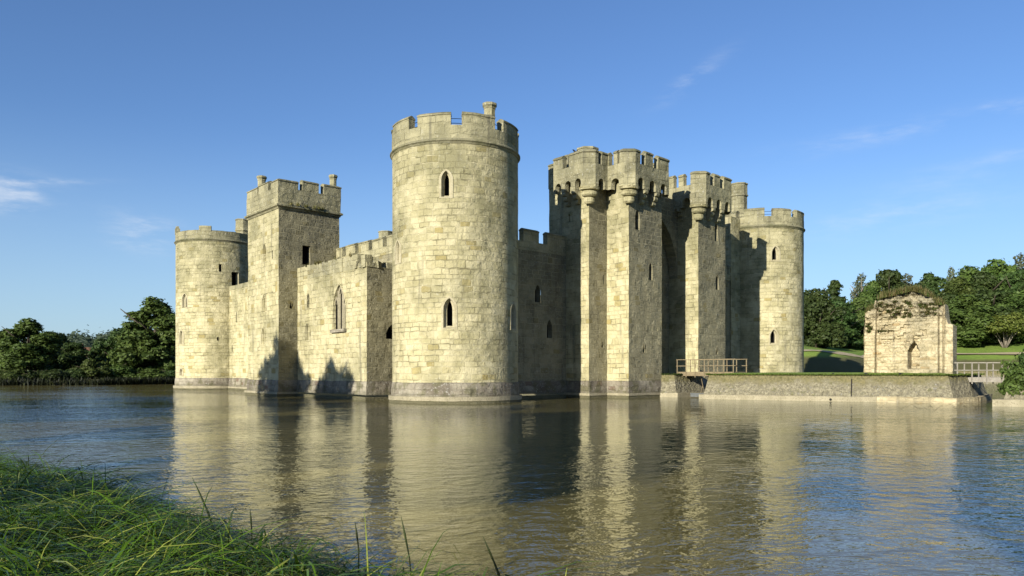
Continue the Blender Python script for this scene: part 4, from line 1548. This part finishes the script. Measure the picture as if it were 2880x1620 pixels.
# right hand abutment of the outer bridge, partly out of the frame
mb = MB()
rpth_ = Path([(33.6, 50.2), (30.0, 46.9), (33, 45.4), (40, 42.5)])
sweep(mb, rpth_.sub(0, rpth_.total, .8), [(0, 1.75), (-.5, 1.75), (-.5, -1.), (.35, .3), (.2, 1.)])
rw = mb.build('bridge_abutment', M['revet'], None, .05)
tag(rw, 'stone abutment wall with a pale ledge, under a hanging bush at the right edge', 'abutment')
mb = MB(); sweep(mb, rpth_.sub(0, rpth_.total, .9), box_prof(0, .75, -1., .42)); spart(mb, 'ledge', M['ledge'], rw, .015)
# low wall at the far end of the channel
mb = MB()
fpth = Path([(83, 150.2), (104, 150.2), (112, 160)])
sweep(mb, fpth.sub(0, fpth.total, 1.2), [(0, 2.1), (-.6, 2.1), (-.6, -1.), (.3, 0), (.15, 1.2)])
fw = mb.build('retaining_wall', M['revet'], None, .12)
tag(fw, 'low pale stone wall at the far end of the channel, behind the silvery footbridge', 'wall')
mb = MB(); sweep(mb, fpth.sub(0, fpth.total, 1.5), box_prof(0, .8, -1., .25)); spart(mb, 'ledge', M['ledge'], fw, .02)


# ------------------------------------------------------------------ trees and bushes
def crown_arrays(seed, blobs, n, leaf, up=.25):
    rg = np.random.default_rng(seed)
    B = np.array(blobs)                          # x, y, z, r, squash
    w = B[:, 3] ** 2
    k = rg.choice(len(B), n * 2, p=w / w.sum())
    v = rg.normal(0, 1, (n * 2, 3))
    v[:, 2] += up
    v /= np.linalg.norm(v, axis=1)[:, None]
    lump = 1 + .22 * np.sin(v[:, 0] * 5 + k) * np.sin(v[:, 1] * 6 + 2 * k) + .12 * np.sin(v[:, 2] * 9 + k)
    rad = B[k, 3] * lump * (1 - .35 * rg.random(n * 2) ** 2) * np.where(rg.random(n * 2) < .14, rg.uniform(1.05, 1.32, n * 2), 1.)
    P = B[k, :3] + v * rad[:, None] * np.stack([np.ones(n * 2), np.ones(n * 2), B[k, 4]], 1)
    keep = np.ones(n * 2, bool)
    for i, b in enumerate(B):
        q = (P - b[:3]) / np.array([1, 1, b[4]])
        keep &= ~((np.linalg.norm(q, axis=1) < b[3] * .62) & (k != i))
    keep &= P[:, 2] > .05
    P, v, k = P[keep][:n], v[keep][:n], k[keep][:n]
    n = len(P)
    nrm = v + rg.normal(0, .55, (n, 3)); nrm[:, 2] += .3
    nrm /= np.linalg.norm(nrm, axis=1)[:, None]
    a = np.cross(nrm, rg.normal(0, 1, (n, 3))); a /= np.linalg.norm(a, axis=1)[:, None]
    b = np.cross(nrm, a)
    s = leaf * rg.uniform(.5, 1.3, n)[:, None]
    co = np.stack([P - a * s, P - b * s * .55 + nrm * s * .15, P + a * s, P + b * s * .55 + nrm * s * .15], 1).reshape(-1, 3)
    f = np.arange(n * 4).reshape(-1, 4)
    clump = rg.random(len(B))[k]
    uv = np.repeat(np.stack([np.clip(.55 * clump + .45 * rg.random(n), 0, 1), rg.random(n)], 1), 4, 0)
    return co, f, uv


def blob_set(seed, kind, H, Rr):
    rg = random.Random(seed)
    out = []
    if kind == 'conifer':
        for i in range(34):
            q = rg.random() ** .8
            z = H * (.1 + .86 * q); rr = Rr * (1 - q) * .85 + .25
            a = rg.uniform(0, 6.28)
            out.append((math.cos(a) * rr * .75, math.sin(a) * rr * .75, z, .55 + .32 * rr * .6, .7))
        return out
    if kind == 'open':
        for i in range(46):
            a = rg.uniform(0, 6.28); q = rg.random()
            rr = Rr * (1 - .35 * q) * rg.uniform(.15, 1.)
            out.append((math.cos(a) * rr, math.sin(a) * rr, H * (.58 + .40 * q * rg.uniform(.6, 1.)), Rr * rg.uniform(.10, .22), rg.uniform(.8, 1.3)))
        return out
    n = {'broad': 46, 'tall': 60, 'sparse': 26, 'shrub': 24, 'bush': 16}[kind]
    for i in range(n):
        a = rg.uniform(0, 6.28)
        if kind in ('bush', 'shrub'):
            q = rg.random()
            el_ = math.asin(q)
            rr = rg.uniform(.45, .85)
            z0 = .12 if kind == 'bush' else .42
            out.append((math.cos(a) * math.cos(el_) * Rr * rr, math.sin(a) * math.cos(el_) * Rr * rr, H * (z0 + (.95 - z0) * q * rr), Rr * rg.uniform(.2, .38), .75))
        else:
            zq = (i + rg.random()) / n
            zq = zq ** .9
            z = H * (.05 + .89 * zq)
            xs_, ws_ = ([0, .25, .5, .8, 1], [.8, 1., .95, .62, .12]) if kind != 'tall' else ([0, .3, .6, .85, 1], [.9, 1., .8, .5, .08])
            wide = float(np.interp(zq, xs_, ws_)) * rg.uniform(.8, 1.12)
            rr = Rr * wide * rg.uniform(.25, .85)
            out.append((math.cos(a) * rr, math.sin(a) * rr, z, Rr * rg.uniform(.15, .33) * (1. if zq < .75 else .7), rg.uniform(.75, 1.15)))
    return out


def limbs_mesh(seed, H, Rr, kind):
    rg = random.Random(seed)
    mb = MB()
    if kind == 'shrub':
        for i in range(9):
            a = rg.uniform(0, 6.28); r = Rr * rg.uniform(.25, .7)
            tube(mb, [(0, 0, -.4), (math.cos(a) * r * .35, math.sin(a) * r * .35, H * .28), (math.cos(a) * r, math.sin(a) * r, H * .7)], [.10, .06, .02], 5)
        return mb
    r0 = .035 * H
    top = (rg.uniform(-.4, .4), rg.uniform(-.4, .4), H * .8)
    tube(mb, [(0, 0, -.5), (.05, .1, H * .12), (.15, -.1, H * .4), top], [r0 * 1.4, r0, r0 * .75, .05], 7)
    for i in range(8 if kind != 'sparse' else 14):
        a = rg.uniform(0, 6.28); z = H * rg.uniform(.2, .6); r = Rr * rg.uniform(.5, .9)
        tube(mb, [(.1, 0, z), (math.cos(a) * r * .5, math.sin(a) * r * .5, z + H * .12), (math.cos(a) * r, math.sin(a) * r, z + H * rg.uniform(.18, .32))], [r0 * .5, r0 * .3, .04], 5)
    return mb


def make_tree(name, seed, kind, H, Rr, n, leaf, mat, bark='bark'):
    root = empty(name)
    spart(limbs_mesh(seed, H, Rr, kind), 'trunk', M[bark], root, 0)
    co, f, uv = crown_arrays(seed, blob_set(seed, kind, H, Rr), n, leaf)
    me = bpy.data.meshes.new('crown')
    fast_mesh(me, co, f, uv)
    me.materials.append(M[mat])
    c = bpy.data.objects.new('crown', me)
    COL.objects.link(c)
    c.parent = root
    root['H'], root['R'] = H, Rr
    return root


PROTO = {
    'broad': make_tree('broadleaf_tree', 1, 'broad', 10, 4.6, 13000, .27, 'leaf'),
    'broad_dark': make_tree('broadleaf_tree', 2, 'broad', 10, 4.6, 13000, .27, 'leaf_dark'),
    'tall': make_tree('broadleaf_tree', 9, 'tall', 13, 4.2, 17000, .25, 'leaf'),
    'conifer': make_tree('conifer_tree', 4, 'conifer', 12, 3.2, 9000, .25, 'leaf_dark'),
    'sparse': make_tree('thin_leaved_tree', 5, 'sparse', 11, 3.6, 3600, .22, 'leaf_grey', 'pale_bark'),
    'shrub': make_tree('shrub', 6, 'shrub', 6, 3.6, 6000, .17, 'leaf_light', 'pale_bark'),
    'bush': make_tree('bush', 7, 'bush', 4, 3.4, 7000, .2, 'leaf'),
    'bush_dark': make_tree('bush', 8, 'bush', 4, 3.4, 7000, .2, 'leaf_dark'),
}
PROTO['open'] = make_tree('standard_tree', 12, 'open', 14, 4.4, 2900, .36, 'leaf')
USED = set()


def plant(proto, x, y, h, w, label, cat, group=None, rz=None, z=None):
    src = PROTO[proto]
    if proto in USED:
        r = src.copy(); COL.objects.link(r)
        for ch_ in [o for o in COL.objects if o.parent == src]:
            c = ch_.copy(); COL.objects.link(c); c.parent = r
    else:
        r = src; USED.add(proto)
    H, Rr = PROTO_DIM[proto]
    r.location = (x, y, (TZ(x, y) if z is None else z) - .1)
    r.scale = (w / 2 / Rr, w / 2 / Rr, h / H)
    r.rotation_euler = (0, 0, rz if rz is not None else random.uniform(0, 6.28))
    tag(r, label, cat, group)
    return r


PROTO_DIM = {k: (o['H'], o['R']) for k, o in PROTO.items()}
for o in PROTO.values():
    del o['H']; del o['R']
# (proto, photo x, photo y of the top, distance, photo width, label, category)
WOODS = [
    ('broad_dark', 2293, 818, 150, 120, 'dark broad tree just right of the far round tower', 'tree'),
    ('conifer', 2350, 793, 182, 84, 'pointed conifer between the far round tower and the ruin', 'tree'),
    ('sparse', 2424, 775, 190, 78, 'pale thin leaved tree left of the ruin top', 'tree'),
    ('broad_dark', 2500, 764, 190, 118, 'big dark rounded tree rising just left of the ruin top', 'tree'),
    ('sparse', 2556, 776, 200, 80, 'pale thin tree peeping straight over the middle of the ruin', 'tree'),
    ('broad_dark', 2618, 774, 195, 110, 'dark tree right of the overgrown ruin top', 'tree'),
    ('sparse', 2677, 758, 205, 56, 'slender bare topped tree among the dark crowns right of the ruin', 'tree'),
    ('broad', 2735, 760, 200, 150, 'broad green tree in the middle of the right hand wood', 'tree'),
    ('broad', 2806, 743, 200, 140, 'tall rounded green tree at the top of the right hand wood', 'tree'),
    ('sparse', 2862, 722, 205, 90, 'pale open tree topping the wood at the right edge', 'tree'),
    ('broad_dark', 2356, 848, 168, 120, 'low dark tree below the conifer', 'tree'),
    ('broad', 2420, 842, 172, 115, 'green tree at the wood edge just left of the ruin', 'tree'),
    ('broad_dark', 2480, 850, 178, 110, 'dark tree half hidden behind the left of the ruin', 'tree'),
    ('broad_dark', 2660, 830, 180, 130, 'dark tree behind the right shoulder of the ruin', 'tree'),
    ('broad', 2715, 838, 176, 150, 'green tree at the front of the wood right of the ruin', 'tree'),
    ('broad_dark', 2790, 820, 180, 150, 'dark green tree behind the pale shrub', 'tree'),
    ('broad', 2868, 826, 178, 150, 'green tree filling the wood at the right edge', 'tree'),
    ('broad_dark', 2905, 800, 190, 130, 'tree cut by the right edge of the wood', 'tree'),
    ('broad_dark', 2580, 800, 185, 100, 'dark tree behind the middle of the ruin', 'tree'),
    ('broad', 2690, 790, 190, 110, 'green tree filling the gap right of the slender bare topped tree', 'tree'),
    ('broad_dark', 2770, 770, 194, 120, 'dark tree between the two tall green trees of the right hand wood', 'tree'),
    ('broad_dark', 2850, 762, 196, 120, 'dark tree under the pale open tree at the right edge', 'tree'),
    ('broad', 2450, 800, 184, 90, 'green tree between the pale thin leaved tree and the ruin', 'tree'),
    ('bush_dark', 2698, 915, 181, 90, 'dark low bush on the lawn right of the ruin', 'bush'),
    ('bush', 2380, 914, 178, 110, 'low green bushes on the lawn left of the ruin', 'bush'),
    ('bush_dark', 2440, 912, 180, 100, 'dark bush close to the left side of the ruin', 'bush'),
    ('bush_dark', 2760, 915, 186, 120, 'dark bush left of the pale shrub', 'bush'),
    ('bush_dark', 2885, 915, 184, 100, 'dark bush right of the pale shrub', 'bush'),
    ('shrub', 2826, 874, 172, 120, 'pale yellow green shrub with many slanting stems', 'shrub'),
    # left bank
    ('tall', 436, 846, 138, 172, 'tallest tree on the left bank, beside the far left tower', 'tree'),
    ('broad_dark', 345, 926, 146, 110, 'dark tree left of the tallest bank tree', 'tree'),
    ('tall', 395, 905, 140, 100, 'green tree leaning against the left side of the tallest bank tree', 'tree'),
    ('tall', 80, 902, 128, 140, 'rounded green tree standing highest at the left edge', 'tree'),
    ('broad', 10, 938, 132, 110, 'lower green tree cut by the left edge', 'tree'),
    ('broad_dark', 150, 940, 145, 120, 'dark tree behind the rounded tree at the left', 'tree'),
    ('broad_dark', 205, 965, 140, 90, 'dark tree in the middle of the left bank', 'tree'),
    ('broad_dark', 292, 955, 148, 90, 'dark tree just right of the distant house', 'tree'),
    ('bush', 258, 1000, 128, 76, 'low green bush below the distant house', 'bush'),
    ('bush', 40, 1030, 120, 90, 'pale low bush at the water under the left edge trees', 'bush'),
    ('bush_dark', 120, 1032, 122, 90, 'dark low bush at the water right of the rounded tree', 'bush'),
    ('bush_dark', 190, 1030, 126, 80, 'dark low bush at the middle of the left bank', 'bush'),
    ('bush', 330, 1010, 132, 100, 'green bush at the foot of the dark bank tree', 'bush'),
    ('bush', 430, 1030, 133, 110, 'leafy bush overhanging the water beside the far left tower', 'bush'),
    ('bush_dark', 480, 1034, 134, 70, 'dark bush against the side of the far left tower', 'bush'),
]
for pr, px, py, dep, wpx, lab, cat in WOODS:
    x = (px - CX) / F * dep
    g = TZ(x, dep)
    if g < 0: g = .1
    zt = HC + (YH - py) / F * dep
    plant(pr, x, dep, (zt - g) * 1.04, wpx / F * dep * 1.38, lab, cat, 'trees and bushes on the banks')
# bushes at the right abutment
plant('bush', 31.2, 46.9, 2.75, 3.7, 'bush hanging over the pale abutment wall at the right edge', 'bush', z=.75)
plant('bush_dark', 35.2, 51.6, 3.4, 3.4, 'dark bush at the right end of the silvery footbridge', 'bush', z=1.)
# trees on the near bank, left of and behind the viewer, whose shade falls on the water and the square tower
for pr, x, y, h, w, lab in [('open', -46.5, 23.5, 14.5, 9, 'bushy tree on the near bank left of the picture'), ('open', -45, 25.5, 20., 7.5, 'tall open tree on the near bank left of the picture'),
                            ('open', -38.2, 22.3, 17.2, 8.5, 'second open tree on the near bank left of the picture'), ('open', -41.5, 21, 14.2, 8, 'lower open tree on the near left bank'),
                            ('broad', -46, 8, 16, 13, 'unseen dense tree added to shade the left water, close to the bank edge'), ('broad', -53, -6, 19, 14, 'unseen dense tree added to shade the left water, set back on the bank'),  # the dense trees are added out of view to shade the left water
                            ('broad', -60, 4, 18, 13, 'unseen dense tree added to shade the left water, farthest back'), ('open', -48.5, 30.5, 15.5, 6.5, 'slender open tree on the near bank left of the picture'), ('open', -40, 5, 17, 12, 'open tree on the near left bank farther from the viewer'),
                            ('open', -31, -2, 18, 12, 'open tree on the near bank behind the viewer to the left'), ('open', -19.5, -14, 17, 12, 'open tree on the bank close behind the viewer'),
                            ('open', -25, -8, 17.5, 11, 'open tree between two others behind the viewer'), ('open', -12, -22, 18, 12, 'open tree behind the viewer'), ('broad', 12, -30, 15, 13, 'broad tree behind the viewer to the right')]:
    plant(pr, x, y, h, w, lab, 'tree', 'trees on the near bank outside the picture')

# distant wooded hill and reeds: nobody could count these
rgn = np.random.default_rng(31)
bl = []
for i in range(190):
    px = rgn.uniform(90, 560); dep = rgn.uniform(200, 420)
    x = (px - CX) / F * dep
    g = TZ(x, dep)
    bl.append((x, dep, g + 3, rgn.uniform(3.5, 6.), rgn.uniform(.8, 1.2)))
co, f, uv = crown_arrays(33, bl, 34000, .7)
me = bpy.data.meshes.new('distant_woods'); fast_mesh(me, co, f, uv); me.materials.append(M['leaf_far'])
o = bpy.data.objects.new('distant_woods', me); COL.objects.link(o)
tag(o, 'hazy wooded hill far behind the left bank trees', 'woods', kind='stuff')
bl = []
for i in range(170):                             # scrub closing the view under the left bank and right wood crowns
    px = rgn.uniform(2270, 2960); dep = rgn.uniform(184, 214)
    x = (px - CX) / F * dep
    bl.append((x, dep, TZ(x, dep) + 1.8, rgn.uniform(2.4, 4.6), 1.2))
for i in range(90):
    px = rgn.uniform(-60, 490); dep = rgn.uniform(142, 162)
    x = (px - CX) / F * dep
    bl.append((x, dep, TZ(x, dep) + 1.2, rgn.uniform(1.8, 3.), 1.1))
co, f, uv = crown_arrays(35, bl, 30000, .33)
me = bpy.data.meshes.new('undergrowth'); fast_mesh(me, co, f, uv); me.materials.append(M['leaf_dark'])
o = bpy.data.objects.new('undergrowth', me); COL.objects.link(o)
tag(o, 'dark undergrowth filling the gaps between the bank trees', 'undergrowth', kind='stuff')

LB = [(-90, 113), (-84, 114.2), (-62, 117.4), (-57, 124), (-52, 130.5), (-45, 130)]
rp_ = []
for a_, b_ in zip(LB, LB[1:]):
    for i in range(700):
        q = (rgn.random())
        p = Vector(a_).lerp(Vector(b_), q)
        rp_.append((p.x, p.y + rgn.uniform(-.9, 1.6), .0))
o = tuft('reeds', rp_, 15000, 1.0, .07, 41, M['reed'], up=.9, spread=.8)
tag(o, 'dark band of reeds along the waterline of the left bank', 'reeds', kind='stuff')

# distant house
k = at(222, 1004, 175)
ho = empty('house', (k.x, k.y, TZ(k.x, k.y))); tag(ho, 'small white walled house with a tiled roof among the left bank trees', 'house')
zg = TZ(k.x, k.y)
zt = HC + (YH - 1002) / F * 175 - zg
mb = MB(); box(mb, (0, 0, -.5), 6.5, 4.5, zt + .5, .2); spart(mb, 'wall', M['white'], ho, 0)
mb = MB()
cs, sn = math.cos(.2), math.sin(.2)
RP = lambda x, y, z: (x * cs - y * sn, x * sn + y * cs, z)
hw_, hd_, rh = 3.5, 2.6, 2.0
A1, A2, B1, B2, T1, T2 = RP(-hw_, -hd_, zt - .15), RP(hw_, -hd_, zt - .15), RP(-hw_, hd_, zt - .15), RP(hw_, hd_, zt - .15), RP(-hw_ + .9, 0, zt + rh), RP(hw_ - .9, 0, zt + rh)
for fc in ((A1, A2, T2, T1), (B2, B1, T1, T2), (A1, T1, B1), (A2, B2, T2)): mb.poly(fc)
rf = spart(mb, 'roof', M['tile'], ho, 0)
mb = MB(); box(mb, RP(.6, 0, zt + rh - .5), .6, .6, 1.3, .2); spart(mb, 'chimney', M['tile'], rf, 0)

# ------------------------------------------------------------------ birds
def bird(name, label, cat, p, L, rz, perched=True):
    """one continuous body: beak, head, breast, back, tail, folded wings; two legs"""
    root = empty(name, p, rz); tag(root, label, cat)
    mb = MB()
    up = .62 if perched else .12
    spine = [(.50, .40, .012), (.42, .41, .03), (.34, .43, .085), (.24, .40, .10), (.12, .30, .14), (-.05, .18, .175), (-.25, .05, .13), (-.42, -.06, .07), (-.6, -.17, .05), (-.72, -.22, .03)]
    pts = [(x * L, 0, (z * (up / .62) + .22) * L) for x, z, r in spine]
    tube(mb, pts, [r * L for *_, r in spine], 9)
    mb.build('body', M['crow'], root)
    for s_ in (-1, 1):
        mw = MB(); tube(mw, [(.08 * L, .10 * L * s_, (.30 * up / .62 + .22) * L), (-.15 * L, .15 * L * s_, (.14 * up / .62 + .22) * L), (-.5 * L, .06 * L * s_, (-.1 * up / .62 + .22) * L)], [.05 * L, .085 * L, .015 * L], 6)
        mw.build('wing', M['crow'], root)
        ml2 = MB(); tube(ml2, [(-.02 * L, .06 * L * s_, .3 * L), (0, .06 * L * s_, .0)], .016 * L, 5); ml2.build('leg', M['crow'], root)
    return root


k = at(1617, 416, 62.2)
bird('crow', 'black crow perched on the left corner of the gatehouse battlements', 'bird', (k.x, k.y, 19.34), .52, 3.6)
for (px, lab) in ((2343, 'dark bird on the island edge, between the far round tower and the ruin'), (2437, 'dark bird at the left foot of the ruin'), (2533, 'dark bird below the ruin doorway')):
    a_, z_ = hit_edge(ISL[1], ISL[2], px, 1046)
    p = Vector(ISL[1]).lerp(Vector(ISL[2]), a_ / ipath.len[1]) + Vector((.1, .25))
    bird('bird', lab, 'bird', (p.x, p.y, ZI - .02), .42, random.uniform(0, 6), False)['group'] = 'dark birds resting on the island edge'

# ------------------------------------------------------------------ foreground sedge
rgn = np.random.default_rng(77)


def blades(n, xy, length, width, elev, heading, droop, seed):
    rg = np.random.default_rng(seed)
    K = 6
    base = np.stack([xy[:, 0], xy[:, 1], terrain(xy[:, 0], xy[:, 1]) - .03], 1)
    h = np.stack([np.cos(heading), np.sin(heading)], 1)
    pts = [base]
    e = elev.copy()
    for k_ in range(K):
        st = length / K
        p = pts[-1] + np.stack([h[:, 0] * np.cos(e) * st, h[:, 1] * np.cos(e) * st, np.sin(e) * st], 1)
        gz = terrain(p[:, 0], p[:, 1]).clip(0) + .04
        p[:, 2] = np.maximum(p[:, 2], gz + rg.uniform(0, .1, n))
        pts.append(p)
        e = e - droop / K * (1 + k_ * .35)
    side = np.stack([-h[:, 1], h[:, 0], rg.uniform(-.5, .5, n)], 1)
    side /= np.linalg.norm(side, axis=1)[:, None]
    prof = [.75, 1., 1., .9, .7, .42, .06]
    co = np.zeros((n, (K + 1) * 2, 3))
    for k_ in range(K + 1):
        s = side * (width * prof[k_])[:, None]
        co[:, 2 * k_] = pts[k_] - s
        co[:, 2 * k_ + 1] = pts[k_] + s
    b = np.arange(n)[:, None] * (K + 1) * 2
    f = np.stack([b + np.array([[2 * k_, 2 * k_ + 1, 2 * k_ + 3, 2 * k_ + 2]]) for k_ in range(K)], 1).reshape(-1, 4)
    uv = np.repeat(np.stack([rg.random(n), rg.random(n)], 1), K * 4, 0)
    return co.reshape(-1, 3), f, uv


def scatter(n, dmin, dmax):
    out = []
    while sum(len(o) for o in out) < n:
        y = rgn.uniform(2.6, 17, 40000) ; x = rgn.uniform(-13, 2.2, 40000)
        ok = (np.abs(x / y) < .78) & (x < -.1 - .05 * (y - 5)) & (rgn.random(40000) < np.clip(7. / y, .5, 1))
        x, y = x[ok], y[ok]
        d = poly_dist(x, y, MOAT)
        ok = (d > dmin) & (d < dmax)
        out.append(np.stack([x[ok], y[ok]], 1))
    return np.concatenate(out)[:n]


n = 60000
xy = scatter(n, -.12, 9)
fld = np.array([mn.noise((x * .9, y * .9, 2.)) for x, y in xy])
fl2 = np.array([mn.noise((x * 2.2, y * 2.2, 7.)) for x, y in xy])
heading = -.35 + fld * 2.6 + rgn.normal(0, .55, n)
heading = np.where(rgn.random(n) < .3, heading + math.pi, heading)
length = (1.0 + .5 * fl2) * rgn.uniform(.55, 1.35, n)
elev = np.clip(rgn.normal(.33, .26, n), .02, 1.3)
co, f, uv = blades(n, xy, length, np.where(rgn.random(n) < .12, rgn.uniform(.007, .012, n), rgn.uniform(.0025, .006, n)), elev, heading, rgn.uniform(.6, 2.3, n), 5)
me = bpy.data.meshes.new('grass'); fast_mesh(me, co, f, uv); me.materials.append(M['blade'])
o = bpy.data.objects.new('grass', me); COL.objects.link(o)
tag(o, 'long tangled green sedge on the near bank at the lower left', 'grass', kind='stuff')
# stalks that stand clear of the rest
for px, py, bx, by, dep, lab in [(540, 1342, 625, 1470, 8.3, 'dark broad sedge blade slanting over the water, tallest of the near bank'),
                                 (703, 1430, 702, 1492, 7.4, 'short dark seed stalk upright at the edge of the sedge'),
                                 (1128, 1452, 1165, 1600, 6.2, 'brown seed stalk standing over the lower end of the sedge'),
                                 (998, 1466, 1008, 1540, 6.6, 'thin green stalk left of the brown seed stalk'),
                                 (1358, 1508, 1440, 1625, 5.9, 'single green blade rising from the bottom edge over brown water'),
                                 (80, 1278, 72, 1312, 12.2, 'dark seed stalk at the upper left end of the sedge'),
                                 (1595, 1596, 1545, 1632, 5.6, 'bent green blade at the bottom edge, farthest right')]:
    a_, b_ = at(bx, by, dep), at(px, py, dep - .1)
    a_.z -= .35
    mid = a_.lerp(b_, .55) + Vector((.02, 0, .015))
    mb = MB()
    w = .011 if 'broad' in lab or 'single' in lab else .006
    tube(mb, [a_, mid, a_.lerp(b_, .8) + Vector((.01, 0, .01)), b_], [w, w, w * (1.5 if 'seed' in lab else .8), .002], 5)
    o = mb.build('sedge_stalk', M['reed'] if 'dark' in lab or 'brown' in lab else M['blade'])
    tag(o, lab, 'grass stalk', 'stalks standing clear of the near sedge')
